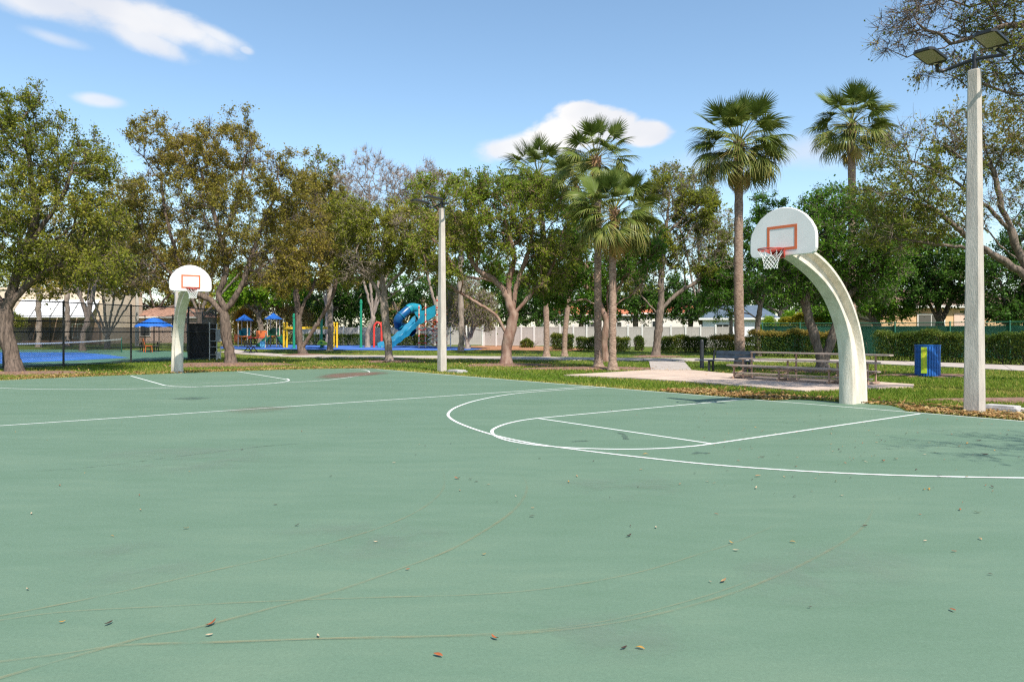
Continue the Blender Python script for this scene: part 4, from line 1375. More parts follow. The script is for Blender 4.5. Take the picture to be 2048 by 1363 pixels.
def house(name, c, w, d, h, wallm, label, roof=None, rz=0.0, roof_h=1.4, eave=0.4, windows=(), doors=()):
    rt = empty(name, c, rz, label, 'house')
    MB().box((0, d / 2, h / 2 - 0.1), (w, d, h + 0.2)).build('wall', wallm, rt)
    if roof:
        hw, hd = w / 2 + eave, d / 2 + eave
        r_ = MB()
        r_.add([(-hw, d / 2 - hd, h), (hw, d / 2 - hd, h), (hw, d / 2 + hd, h), (-hw, d / 2 + hd, h), (-hw * 0.55, d / 2, h + roof_h), (hw * 0.55, d / 2, h + roof_h)],
               [(0, 1, 5, 4), (1, 2, 5), (2, 3, 4, 5), (3, 0, 4), (3, 2, 1, 0)])
        r_.build('roof', roof, rt)
        MB().box((0, d / 2 - hd, h - 0.06), (2 * hw, 0.05, 0.2)).build('fascia', M_TRIM, rt)
    for (x, z, ww, hh) in windows:
        fr2 = MB()
        for cc, ss in (((x, -0.03, z + hh / 2 + 0.04), (ww + 0.16, 0.1, 0.08)), ((x, -0.03, z - hh / 2 - 0.04), (ww + 0.16, 0.14, 0.08)), ((x - ww / 2 - 0.04, -0.03, z), (0.08, 0.1, hh)), ((x + ww / 2 + 0.04, -0.03, z), (0.08, 0.1, hh)), ((x, -0.03, z), (0.05, 0.07, hh))):
            fr2.box(cc, ss)
        f_ = fr2.build('window', M_TRIM, rt)
        MB().box((x, -0.008, z), (ww, 0.02, hh)).build('pane', M_GLASS, f_)
    for (x, ww, hh, dm) in doors:
        MB().box((x, -0.02, hh / 2), (ww, 0.06, hh), bevel=0.0).build('door', dm, rt)
    return rt


hz = 84.0
hb = house('beige_house', at_depth(60, hz), 17.0, 9.0, 6.3, M_BEIGE, 'beige flat-topped house with big white awnings behind the tennis court', roof=None,
           windows=[(-5.0, 1.5, 1.4, 1.4), (5.6, 1.5, 1.2, 1.5)], doors=[(1.2, 1.0, 2.1, M_GLASS), (2.6, 1.0, 2.1, M_GLASS), (-1.5, 1.0, 2.1, M_GLASS)])
MB().box((0, 4.5, 6.42), (17.3, 9.3, 0.24)).build('parapet', M_BEIGE, hb)
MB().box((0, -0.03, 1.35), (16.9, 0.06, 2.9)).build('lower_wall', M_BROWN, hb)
x_ = -0.2
for i, w_ in enumerate((2.6, 2.7, 2.7, 2.6)):
    xx0, xx1 = -1.0 + i * 2.3, -1.0 + i * 2.3 + 2.18
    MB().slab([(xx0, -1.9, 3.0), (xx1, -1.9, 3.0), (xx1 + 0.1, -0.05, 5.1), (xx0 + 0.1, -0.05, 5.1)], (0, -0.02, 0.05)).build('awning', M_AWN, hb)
house('pink_house', at_depth(325, 92), 9.0, 8.0, 3.3, mat('stucco_pink', (0.55, 0.4, 0.33), 0.85, var=0.1), 'pinkish house with terracotta roof behind the blue parasol', roof=mat('roof_faded_tile', (0.36, 0.2, 0.14), 0.85, var=0.3, scale=2.5), roof_h=1.4, windows=[(-2.2, 1.6, 1.2, 1.4), (1.8, 1.6, 1.2, 1.4)])
house('white_house', at_depth(1478, 74), 7.2, 9.0, 2.75, mat('stucco_white', (0.74, 0.74, 0.76), 0.8, var=0.05), 'white bungalow with blue grey roof beyond the end of the white fence', roof=M_BROOF, roof_h=1.5, rz=-0.25, windows=[(2.3, 1.6, 1.3, 0.9), (-1.6, 1.6, 1.2, 1.0)])
house('peach_house', at_depth(1905, 56), 12.0, 8.0, 3.5, M_PEACH, 'peach stucco house with a wide window behind the green screened fence', roof=mat('roof_brown', (0.2, 0.13, 0.09), 0.8, var=0.2), roof_h=1.5, rz=-0.1, windows=[(-1.6, 2.15, 1.9, 1.3)], doors=[(1.2, 2.2, 2.9, mat('garage_peach', (0.66, 0.47, 0.38), 0.7))])
house('red_roof_house', at_depth(1180, 92), 12.0, 8.0, 3.6, mat('stucco_pale', (0.66, 0.62, 0.56), 0.85, var=0.06), 'pale house with red tiled roof glimpsed above the white fence', roof=M_TILE, roof_h=1.3, windows=[(0, 2.0, 1.4, 1.2), (3.4, 2.0, 1.2, 1.2)])
house('white_roof_house', at_depth(1345, 96), 11.0, 8.0, 3.9, mat('stucco_pale', (0.66, 0.62, 0.56), 0.85), 'pale house with red roof seen behind the forked grey tree', roof=M_TILE, roof_h=1.2, windows=[(-2, 2.2, 1.4, 1.2)])

# ================================================================ vegetation
LEAF_OAK = leaf_mat('leaves_oak', [(0.0, (0.055, 0.075, 0.012)), (0.35, (0.105, 0.125, 0.02)), (0.7, (0.18, 0.18, 0.034)), (0.9, (0.26, 0.205, 0.055)), (1.0, (0.28, 0.17, 0.06))], 0.35)
LEAF_OLIVE = leaf_mat('leaves_olive', [(0.0, (0.07, 0.07, 0.015)), (0.35, (0.135, 0.12, 0.025)), (0.65, (0.205, 0.165, 0.042)), (0.85, (0.25, 0.17, 0.06)), (1.0, (0.3, 0.18, 0.085))], 0.35)
LEAF_GUMBO = leaf_mat('leaves_gumbo', [(0.0, (0.045, 0.085, 0.012)), (0.4, (0.1, 0.15, 0.02)), (0.75, (0.185, 0.205, 0.034)), (1.0, (0.28, 0.22, 0.06))], 0.4)
LEAF_DARK = leaf_mat('leaves_dark', [(0.0, (0.016, 0.04, 0.010)), (0.5, (0.035, 0.08, 0.016)), (0.85, (0.075, 0.13, 0.025)), (1.0, (0.14, 0.17, 0.04))], 0.25, 0.35)
LEAF_GREEN = leaf_mat('leaves_green', [(0.0, (0.025, 0.065, 0.010)), (0.45, (0.055, 0.125, 0.016)), (0.8, (0.11, 0.19, 0.028)), (1.0, (0.24, 0.24, 0.05))], 0.35, 0.35)
LEAF_LIME = leaf_mat('leaves_lime', [(0.0, (0.06, 0.13, 0.012)), (0.5, (0.12, 0.22, 0.02)), (1.0, (0.3, 0.32, 0.05))], 0.4)
LEAF_GOLD = leaf_mat('leaves_gold', [(0.0, (0.09, 0.11, 0.015)), (0.5, (0.22, 0.2, 0.03)), (1.0, (0.36, 0.27, 0.05))], 0.35)
LEAF_SPARSE = leaf_mat('leaves_sparse', [(0.0, (0.06, 0.085, 0.016)), (0.4, (0.11, 0.13, 0.026)), (0.7, (0.17, 0.14, 0.045)), (1.0, (0.25, 0.15, 0.07))], 0.35)
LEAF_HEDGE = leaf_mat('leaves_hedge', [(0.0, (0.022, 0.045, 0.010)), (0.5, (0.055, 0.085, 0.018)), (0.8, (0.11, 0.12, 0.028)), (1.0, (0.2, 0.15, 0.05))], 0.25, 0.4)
BARK_GREY = mat('bark_grey', (0.075, 0.057, 0.045), 0.92, col2=(0.24, 0.185, 0.145), scale=5.0, stretch=(3, 3, 0.6), bump=1.0, bscale=14)
BARK_DARK = mat('bark_dark', (0.05, 0.037, 0.029), 0.92, col2=(0.19, 0.14, 0.108), scale=5.0, stretch=(3, 3, 0.6), bump=1.0, bscale=14)
BARK_RED = mat('bark_red', (0.16, 0.08, 0.055), 0.8, col2=(0.3, 0.21, 0.16), scale=2.5, stretch=(2, 2, 0.7), bump=0.6, bscale=12)
BARK_PALE = mat('bark_pale', (0.16, 0.125, 0.1), 0.92, col2=(0.34, 0.275, 0.225), scale=4.0, stretch=(3, 3, 0.6), bump=0.8, bscale=14)
BARK_PALM = mat('bark_palm', (0.15, 0.095, 0.068), 0.95, col2=(0.38, 0.27, 0.2), scale=6.0, stretch=(1.5, 1.5, 3.5), bump=1.0, bscale=16)


def leaf_quads(c, d, L, Wd, rng, up_bias=0.5):
    """Rhombic leaves: centre c, pointing along d."""
    n = len(c)
    d = d / (np.linalg.norm(d, axis=1)[:, None] + 1e-9)
    nr = rng.normal(size=(n, 3))
    nr[:, 2] += up_bias
    s = np.cross(d, nr)
    s /= np.linalg.norm(s, axis=1)[:, None] + 1e-9
    nn_ = np.cross(s, d)
    h, w = (L / 2)[:, None], (Wd / 2)[:, None]
    v = np.stack([c - d * h, c + s * w - nn_ * w * 0.25 + d * h * 0.1, c + d * h, c - s * w - nn_ * w * 0.25 + d * h * 0.1], 1).reshape(-1, 3)
    q = np.arange(n * 4, dtype=np.int32).reshape(-1, 4)
    return v, q


def tubes_from_nodes(pos, par, rad, min_r=0.0):
    """Branch surfaces: each chain follows its thickest child."""
    n = len(pos)
    kids = [[] for _ in range(n)]
    for i in range(1, n):
        kids[par[i]].append(i)
    V, Q, cnt = [], [], 0
    starts = [(0, None)]
    while starts:
        s, p = starts.pop()
        chain = [s] if p is None else [p, s]
        cur = s
        while kids[cur]:
            ks = sorted(kids[cur], key=lambda k: -rad[k])
            for k in ks[1:]:
                starts.append((k, cur))
            cur = ks[0]
            chain.append(cur)
        pts = pos[chain]
        r = rad[chain].copy()
        if p is not None:
            r[0] = r[1]
        if len(chain) < 2 or r.max() < min_r:
            continue
        k = 12 if r[0] > 0.10 else 6 if r[0] > 0.045 else 4 if r[0] > 0.022 else 3
        tg = np.gradient(pts, axis=0)
        tg /= np.linalg.norm(tg, axis=1)[:, None] + 1e-9
        ref = np.array((0.31, 0.9, 0.12))
        nr = np.cross(tg, ref)
        nr /= np.linalg.norm(nr, axis=1)[:, None] + 1e-9
        bi = np.cross(tg, nr)
        a = np.arange(k) * 2 * math.pi / k
        ring = pts[:, None] + r[:, None, None] * (np.cos(a)[None, :, None] * nr[:, None] + np.sin(a)[None, :, None] * bi[:, None])
        V.append(ring.reshape(-1, 3))
        m = len(chain)
        i0 = cnt + (np.arange(m - 1) * k)[:, None] + np.arange(k)[None]
        i1 = cnt + (np.arange(m - 1) * k)[:, None] + ((np.arange(k) + 1) % k)[None]
        Q.append(np.stack([i0, i1, i1 + k, i0 + k], -1).reshape(-1, 4))
        cnt += m * k
    return np.concatenate(V), np.concatenate(Q)


def twig_prisms(a, b, r):
    n = len(a)
    d = b - a
    d /= np.linalg.norm(d, axis=1)[:, None] + 1e-9
    s = np.cross(d, np.array((0.3, 0.2, 0.93)))
    s /= np.linalg.norm(s, axis=1)[:, None] + 1e-9
    t = np.cross(d, s)
    vs = []
    for p, rr in ((a, r), (b, r * 0.4)):
        for k in range(3):
            an = 2 * math.pi * k / 3
            vs.append(p + (math.cos(an) * s + math.sin(an) * t) * rr[:, None])
    v = np.stack(vs, 1).reshape(-1, 3)
    o = (np.arange(n) * 6)[:, None]
    q = np.concatenate([np.concatenate([o + k, o + (k + 1) % 3, o + 3 + (k + 1) % 3, o + 3 + k], 1) for k in range(3)])
    return v, q


def twig_ribbons(a, b, r, rng):
    """The finest twigs: one slim quad each."""
    n = len(a)
    d = b - a
    d /= np.linalg.norm(d, axis=1)[:, None] + 1e-9
    s = np.cross(d, rng.normal(size=(n, 3)))
    s /= np.linalg.norm(s, axis=1)[:, None] + 1e-9
    s *= r[:, None]
    v = np.stack([a - s, a + s, b + s * 0.35, b - s * 0.35], 1).reshape(-1, 3)
    return v, np.arange(n * 4).reshape(-1, 4)


def tree(name, label, base, Z, limbs, crown, leaf, bark, seed=1, n_pts=420, n_leaf=30000, leaf_len=0.10, trunk_r=0.22, bf=0.35, twigs=13, twig_len=0.45,
         group=None, bare=0.0, tint_mid=0.45, tint_var=0.22, clump=0.22, up=0.35, min_trunk=0.008, crown_name='crown', expo=2.0, cat='tree', wiggle=1.0, droop=0.0):
    """limbs: pixel polylines (x, y[, depth offset]); crown: (x, y, depth offset, rx px, ry px, depth radius m[, leaf share]); all at distance Z."""
    rng = np.random.default_rng(seed)
    base = np.array(base, float)
    s = Z / FPX

    def L3(p):
        x, y = p[0], p[1]
        dd = p[2] if len(p) > 2 else 0.0
        return P(x, y, Z) + np.array((0, dd, 0)) - base
    pos, par, plen = [np.zeros(3)], [-1], [0.0]
    pos[0] = np.array((0, 0, -0.15))

    def extend(i, pts):
        cur = i
        for p in pts:
            pos.append(p)
            par.append(cur)
            plen.append(plen[cur] + np.linalg.norm(p - pos[cur]))
            cur = len(pos) - 1
        return cur
    for li, lb in enumerate(limbs):
        pts = np.array([L3(p) for p in lb])
        if li == 0:
            pts[0] = (0, 0, 0.0)
        cm = catmull(pts, 6) if len(pts) > 2 else pts
        d = np.r_[0, np.cumsum(np.linalg.norm(np.diff(cm, axis=0), axis=1))]
        step = max(0.16, 5 * s)
        m = max(3, int(d[-1] / step))
        cm = np.stack([np.interp(np.linspace(0, d[-1], m), d, cm[:, k]) for k in range(3)], 1)
        jit = rng.normal(size=cm.shape) * step * 0.10 * wiggle
        jit[0] = 0
        cm = cm + jit
        if li == 0:
            extend(0, cm[0:])
        else:
            A = np.array(pos)
            i = int(np.argmin(np.linalg.norm(A - cm[0], axis=1)))
            extend(i, cm[1:])
    n_limb = len(pos)
    # crown points
    vol = np.array([c[3] * c[4] * max(c[5] / s, 1) * (c[6] if len(c) > 6 else 1.0) for c in crown]) ** (2 / 3)
    num = np.maximum(6, (n_pts * vol / vol.sum())).astype(int)
    att = []
    for c, k in zip(crown, num):
        u = rng.normal(size=(k, 3))
        u /= np.linalg.norm(u, axis=1)[:, None]
        rr = rng.uniform(0.25, 1.0, k) ** 0.55
        rr *= 1 + 0.13 * np.sin(3 * u[:, 0] + seed) * np.cos(4 * u[:, 2])
        ctr = L3((c[0], c[1], c[2]))
        att.append(ctr + u * rr[:, None] * np.array((c[3] * s, c[5], c[4] * s)))
    att = np.concatenate(att)
    cap = 12000
    buf = np.zeros((cap, 3))
    pl = np.zeros(cap)
    buf[:n_limb] = pos
    pl[:n_limb] = plen
    cnt = n_limb
    d0 = np.min(np.linalg.norm(att[:, None] - np.array(pos)[None], axis=2), axis=1)
    term = []
    step = 0.32 * max(1.0, s / 0.02)
    lo = 3
    for ai in np.argsort(d0):
        p = att[ai]
        dist = np.linalg.norm(buf[lo:cnt] - p, axis=1)
        i = lo + int(np.argmin(dist + bf * pl[lo:cnt]))
        a = buf[i]
        d = np.linalg.norm(p - a)
        m = max(1, int(round(d / step)))
        perp = rng.normal(size=3) * d * 0.10
        perp[2] += d * (0.10 - droop)
        cur = i
        for k in range(1, m + 1):
            t = k / m
            q = a + (p - a) * t + perp * 4 * t * (1 - t) * 0.6 + rng.normal(size=3) * step * 0.07 * (k < m)
            if cnt >= cap - 1:
                break
            buf[cnt] = q
            pl[cnt] = pl[cur] + np.linalg.norm(q - buf[cur])
            par.append(cur)
            cur = cnt
            cnt += 1
        term.append(cur)
    pos = buf[:cnt].copy()
    par = np.array(par)
    # radii by the pipe model
    w = np.zeros(cnt)
    term = np.array(term)
    w[term] += 1.0
    for i in range(cnt - 1, 0, -1):
        if w[i] == 0:
            w[i] = 1.0
        w[par[i]] += w[i]
    rad = w ** (1 / expo)
    rad = rad / rad[1] * trunk_r
    rad = np.maximum(rad, min_trunk)
    flare = np.clip(1 - (pos[:, 2] + 0.1) / (trunk_r * 2.2), 0, 1)
    rad[:n_limb] *= 1 + 0.4 * flare[:n_limb] ** 2
    rad[:n_limb] *= 1 + 0.07 * np.sin(np.cumsum(rng.uniform(0.3, 1.2, n_limb)))
    root = empty(name, base, 0, label, cat, group)
    V, Q = tubes_from_nodes(pos, par, rad)
    # twigs at the branch ends
    tv = tq_ = None
    thin = np.where(w <= 3)[0]
    thin = thin[thin >= n_limb]
    anchors = np.concatenate([np.repeat(term, twigs), rng.choice(thin, len(term) * twigs // 2)])
    ctr = np.array([L3((c[0], c[1], c[2])) for c in crown]).mean(0)
    out = pos[anchors] - ctr
    out /= np.linalg.norm(out, axis=1)[:, None] + 1e-9
    dirs = rng.normal(size=out.shape) * 0.75 + out * 0.55
    dirs[:, 2] += up
    dirs /= np.linalg.norm(dirs, axis=1)[:, None]
    tl = rng.uniform(0.5, 1.2, len(anchors)) * twig_len
    ta = pos[anchors]
    tb_ = ta + dirs * tl[:, None]
    tv, tq_ = twig_ribbons(ta, tb_, np.full(len(ta), 0.004 + 0.00014 * Z), rng)
    V2 = np.concatenate([V, tv])
    Q2 = np.concatenate([Q, tq_ + len(V)])
    link('trunk', mesh_np('trunk', V2, quads=Q2, smooth=True), bark, root)
    # leaves along the twigs
    if n_leaf:
        tw_share = np.ones(len(ta))
        if bare > 0:
            h = np.sin(ta[:, 0] * 1.1 + seed) * np.cos(ta[:, 2] * 1.3 + seed * 2) + 0.5 * np.sin(ta[:, 1] * 1.7)
            tw_share = np.where(h > np.quantile(h, bare), 1.0, 0.08)
        tw_share = tw_share / tw_share.sum()
        pick = rng.choice(len(ta), n_leaf, p=tw_share)
        t = rng.uniform(0.15, 1.1, n_leaf)[:, None]
        c = ta[pick] + (tb_[pick] - ta[pick]) * t + rng.normal(size=(n_leaf, 3)) * leaf_len * 0.65
        d = dirs[pick] + rng.normal(size=(n_leaf, 3)) * 0.8
        d[:, 2] -= 0.25
        Ls = leaf_len * np.clip(np.exp(rng.normal(size=n_leaf) * 0.32), 0.45, 2.0)
        v, q = leaf_quads(c, d, Ls, Ls * rng.uniform(0.42, 0.62, n_leaf), rng)
        cl = rng.normal(size=len(ta) + 1) * 0.5
        field = np.sin(c[:, 0] * 0.9 + seed) + np.sin(c[:, 1] * 1.1 + 2 * seed) + np.sin(c[:, 2] * 1.0 + 3 * seed)
        tint = tint_mid + tint_var * rng.normal(size=n_leaf) * 0.6 + clump * (0.22 * cl[pick] + 0.30 * field)
        o = link(crown_name, mesh_np('crown', v, quads=q, tint=np.clip(tint, 0, 1)), leaf, root)
        o['kind'] = 'stuff'
    return root


def b_(x, y):
    return G(x, y)


# ---- front row trees, left to right
B = G(30, 744)
tree('oak_tree', 'leafy green oak with leaning trunk at the far left', B, B[1], [
    [(32, 745), (24, 712), (14, 675), (10, 640), (16, 610)], [(14, 618), (40, 585), (80, 548), (130, 528), (190, 516), (240, 500)], [(13, 625), (26, 575), (50, 500), (72, 430), (62, 350), (48, 260)],
    [(12, 630), (-20, 570), (-50, 490), (-80, 380)], [(50, 500), (100, 430), (135, 370), (150, 310)], [(45, 580), (90, 500), (150, 450)]],
    [(30, 330, 0, 105, 120, 2.3), (120, 320, 0.4, 75, 85, 1.9), (105, 440, 0, 105, 75, 2.2), (-80, 420, 0, 110, 160, 2.4), (175, 440, 0.3, 60, 70, 1.5), (46, 215, 0, 36, 55, 1.0), (20, 520, 0.5, 80, 55, 1.6), (-60, 250, 0, 80, 80, 1.6), (185, 350, 0, 34, 60, 0.9), (125, 525, 0, 70, 40, 1.6), (205, 530, 0, 50, 45, 1.4)],
    LEAF_OAK, BARK_DARK, 11, n_pts=620, n_leaf=84000, leaf_len=0.086, trunk_r=0.27, tint_mid=0.45)
B = G(462, 727)
tree('oak_tree', 'big olive-brown forked oak behind the far basketball goal', B, B[1], [
    [(462, 727), (458, 700), (452, 665), (449, 632), (447, 612)], [(449, 632), (428, 606), (405, 592), (375, 575), (340, 545), (305, 500), (285, 455)], [(447, 612), (437, 590), (447, 562), (452, 535), (442, 480), (420, 400), (395, 320)],
    [(449, 622), (470, 595), (488, 560), (500, 520), (530, 440), (560, 370)], [(442, 480), (475, 410), (490, 310)], [(375, 575), (350, 500), (330, 420), (320, 330)]],
    [(320, 285, 0, 68, 58, 1.9), (468, 290, 0, 72, 62, 2.0), (392, 320, 0.6, 60, 60, 2.2), (565, 365, 0, 62, 70, 1.9), (345, 400, 0, 105, 70, 2.6), (480, 430, 0, 115, 75, 2.6), (275, 470, 0, 55, 75, 1.9), (600, 455, 0, 60, 75, 1.9), (395, 510, 0.5, 95, 42, 2.2), (520, 530, 0.5, 80, 45, 2.0), (300, 555, 0, 55, 32, 1.6), (570, 550, 0, 50, 40, 1.8)],
    LEAF_OLIVE, BARK_DARK, 22, n_pts=760, n_leaf=88000, leaf_len=0.092, trunk_r=0.25, bare=0.15, tint_mid=0.5)
B = G(606, 708)
tree('oak_tree', 'twin-stemmed oak with leaning right stem in front of the playground', B, B[1], [
    [(606, 708), (600, 690), (597, 660), (596, 625), (592, 585), (588, 545)], [(602, 700), (614, 680), (632, 652), (650, 622), (664, 595), (672, 560), (676, 540)], [(597, 645), (608, 605), (624, 580), (632, 550)], [(588, 545), (560, 520), (540, 490)], [(672, 560), (700, 520), (725, 480)], [(592, 585), (600, 520), (620, 450), (630, 390)]],
    [(600, 480, 0, 75, 65, 3.0), (665, 465, 0, 75, 70, 3.0), (700, 535, 0, 65, 42, 2.6), (555, 530, 0, 60, 45, 2.4), (640, 395, 0, 55, 50, 2.2), (620, 555, 0, 60, 24, 2.2)],
    LEAF_OLIVE, BARK_DARK, 33, n_pts=480, n_leaf=52000, leaf_len=0.125, trunk_r=0.27, tint_mid=0.42, bare=0.1)
B = G(778, 722.5)
tree('oak_tree', 'slim crooked oak standing left of the far light pole', B, B[1], [
    [(779, 722), (777, 695), (773, 660), (769, 625), (769, 600)], [(769, 605), (772, 578), (788, 556), (806, 540), (820, 500)], [(770, 602), (795, 582), (822, 566), (848, 548), (870, 520)], [(769, 615), (752, 575), (728, 545), (705, 520)], [(770, 598), (762, 530), (770, 450), (760, 400)]],
    [(760, 470, 0, 80, 60, 2.2), (710, 450, 0, 55, 55, 1.9), (815, 465, 0, 60, 60, 2.0), (735, 525, 0, 65, 32, 1.8), (840, 525, 0, 45, 30, 1.4), (700, 540, 0, 40, 30, 1.2)],
    LEAF_OAK, BARK_PALE, 44, n_pts=420, n_leaf=40000, leaf_len=0.105, trunk_r=0.21, tint_mid=0.55, bare=0.15)
B = G(1012, 728)
tree('gumbo_limbo_tree', 'reddish barked spreading tree with a long limb reaching left', B, B[1], [
    [(1008, 729), (1012, 705), (1018, 675), (1024, 645), (1027, 622)], [(1013, 668), (998, 638), (975, 618), (945, 600), (918, 584), (893, 570), (868, 574), (845, 560)], [(1026, 628), (1012, 590), (992, 562), (960, 543), (940, 512), (935, 470)], [(992, 562), (955, 556), (925, 550), (900, 528), (885, 505), (860, 470)],
    [(1027, 622), (1030, 585), (1042, 545), (1060, 495), (1065, 440)], [(1027, 630), (1052, 600), (1076, 572), (1098, 545), (1120, 500)], [(1018, 605), (1018, 560), (1028, 515), (1010, 440)]],
    [(1000, 425, 0, 95, 65, 2.4), (925, 440, 0, 70, 62, 2.0), (1080, 430, 0, 70, 72, 2.0), (868, 495, 0, 55, 55, 1.6), (1010, 500, 0.4, 115, 45, 2.0), (955, 375, 0, 55, 35, 1.4), (1050, 380, 0, 60, 40, 1.5), (1110, 510, 0, 50, 50, 1.5), (850, 400, 0, 35, 50, 1.2), (900, 545, 0, 45, 28, 1.2), (1085, 560, 0.4, 50, 32, 1.4)],
    LEAF_GUMBO, BARK_RED, 55, n_pts=620, n_leaf=68000, leaf_len=0.094, trunk_r=0.27, tint_mid=0.5)
B = G(1212, 722)
tree('gumbo_limbo_tree', 'orange barked branching tree behind the palm trunks', B, B[1], [
    [(1209, 722), (1208, 690), (1212, 655), (1217, 630)], [(1215, 640), (1232, 610), (1258, 592), (1288, 562), (1300, 515)], [(1214, 645), (1195, 595), (1182, 545), (1160, 520)], [(1217, 630), (1228, 590), (1248, 560), (1272, 530)], [(1217, 630), (1215, 580), (1225, 530)]],
    [(1128, 520, 0, 55, 65, 1.8), (1250, 505, 0, 55, 60, 1.8), (1180, 545, 0, 60, 32, 1.8), (1115, 580, 0, 45, 36, 1.6), (1290, 490, 0, 35, 50, 1.2), (1150, 460, 0, 50, 50, 1.5)],
    LEAF_GREEN, BARK_RED, 66, n_pts=360, n_leaf=28000, leaf_len=0.13, trunk_r=0.2, tint_mid=0.42)
B = G(1312, 711)
tree('forked_tree', 'grey forked tree with ivy-dark centre and bare outer twigs', B, B[1], [
    [(1312, 711), (1315, 680), (1318, 645), (1321, 612), (1322, 585), (1320, 560)], [(1318, 632), (1300, 610), (1282, 592), (1262, 580)], [(1320, 622), (1342, 598), (1368, 578), (1398, 560), (1425, 520)], [(1321, 575), (1326, 510), (1335, 430), (1342, 370)], [(1330, 470), (1375, 430), (1410, 400), (1430, 360)], [(1322, 560), (1310, 480), (1300, 400)]],
    [(1326, 505, 0, 34, 58, 1.2, 2.5), (1390, 425, 0, 55, 48, 1.6, 1.5), (1345, 400, 0, 42, 50, 1.4), (1400, 490, 0, 65, 65, 2.2), (1310, 400, 0, 42, 55, 1.5), (1290, 560, 0, 40, 32, 1.4), (1430, 540, 0, 50, 40, 1.6)],
    LEAF_OAK, BARK_GREY, 77, n_pts=460, n_leaf=28000, leaf_len=0.13, trunk_r=0.26, bare=0.4, tint_mid=0.4, twigs=9)
B = G(1518, 711)
tree('small_tree', 'small green tree with slender trunk behind the bleachers', B, B[1], [
    [(1519, 711), (1514, 675), (1516, 645), (1520, 612)], [(1520, 612), (1500, 580), (1480, 540)], [(1520, 612), (1535, 570), (1545, 500), (1548, 430)], [(1520, 600), (1550, 570), (1580, 540)]],
    [(1505, 545, 0, 70, 60, 2.2), (1450, 590, 0, 52, 48, 2.0), (1545, 430, 0, 42, 42, 1.5), (1575, 520, 0, 62, 70, 2.2), (1530, 480, 0, 52, 55, 2.0), (1440, 545, 0, 36, 40, 1.4)],
    LEAF_GREEN, BARK_GREY, 88, n_pts=420, n_leaf=36000, leaf_len=0.135, trunk_r=0.17, tint_mid=0.4)
B = G(1645, 742.5)
tree('forked_tree', 'V-trunked leafy green tree behind the near basketball goal', B, B[1], [
    [(1645, 742), (1640, 715), (1632, 685), (1622, 650), (1613, 618), (1603, 585)], [(1645, 735), (1655, 705), (1666, 670), (1674, 640), (1684, 600), (1700, 540)], [(1603, 585), (1585, 540), (1575, 490)], [(1608, 600), (1630, 550), (1650, 480), (1660, 430)], [(1684, 600), (1730, 560), (1760, 520)]],
    [(1620, 500, 0, 90, 60, 2.0), (1705, 470, 0, 85, 72, 2.1), (1665, 420, 0, 62, 36, 1.5), (1740, 560, 0.4, 62, 52, 1.7), (1575, 560, 0, 52, 50, 1.5), (1660, 560, 0.5, 80, 40, 1.6), (1780, 490, 0, 45, 60, 1.3)],
    LEAF_GREEN, BARK_GREY, 99, n_pts=560, n_leaf=52000, leaf_len=0.092, trunk_r=0.24, tint_mid=0.46)
# tall sparse trees at the right edge
B = np.array((17.8, 22.5, 0.0))
tree('sparse_oak_tree', 'spreading sparse oak whose pale branches enter behind the near light pole', B, 22.5, [
    [(2163, 760), (2150, 690), (2120, 620), (2078, 575)], [(2085, 580), (2040, 545), (1990, 512), (1940, 497), (1880, 490), (1800, 478), (1740, 470)], [(2078, 575), (2045, 520), (2020, 460), (2003, 410), (1985, 340), (1960, 260)], [(2020, 460), (1960, 400), (1890, 350), (1820, 320)], [(1990, 512), (1930, 470), (1870, 420), (1790, 390), (1720, 380)], [(2110, 610), (2100, 480), (2080, 350), (2060, 260)], [(1985, 340), (1930, 290), (1880, 240)], [(2085, 580), (2075, 545), (2010, 500), (1960, 440)]],
    [(1850, 310, 0, 110, 75, 2.0), (1965, 265, 0, 90, 65, 1.8), (1785, 400, 0, 80, 50, 1.6), (1890, 420, 0, 115, 50, 1.8), (2050, 350, 0, 90, 110, 1.8), (1790, 470, 0, 90, 30, 1.3)],
    LEAF_SPARSE, BARK_GREY, 111, n_pts=640, n_leaf=30000, leaf_len=0.075, trunk_r=0.19, bare=0.25, tint_mid=0.4, twigs=5, twig_len=0.42, up=0.2, expo=1.75)
B = np.array((15.5, 14.5, 0.0))
tree('sparse_oak_tree', 'overhanging sparse oak boughs above the floodlights at the top corner', B, 15.5, [
    [(2460, 800), (2440, 600), (2400, 400), (2340, 230)], [(2340, 230), (2230, 120), (2130, 60), (2040, 50), (1960, 70), (1880, 95), (1800, 120)], [(2230, 120), (2150, 20), (2060, -30), (1950, -20), (1850, 10), (1780, 30)], [(2130, 60), (2060, 90), (1990, 130), (1930, 170)], [(2340, 230), (2220, 190), (2120, 170), (2040, 190)]],
    [(1890, 30, 0, 130, 45, 1.2), (1985, 120, 0, 80, 55, 1.0), (2040, 30, 0, 90, 70, 1.3), (1800, 70, 0, 45, 42, 0.8), (2120, 130, 0, 90, 80, 1.4), (1940, -50, 0, 150, 40, 1.2), (1870, 130, 0, 50, 22, 0.6)],
    LEAF_SPARSE, BARK_DARK, 122, n_pts=620, n_leaf=15000, leaf_len=0.055, trunk_r=0.15, bare=0.25, tint_mid=0.5, twigs=7, twig_len=0.34, up=-0.1, droop=0.25, min_trunk=0.004, expo=1.75)
B = np.array((12.5, 4.4, 0.0))
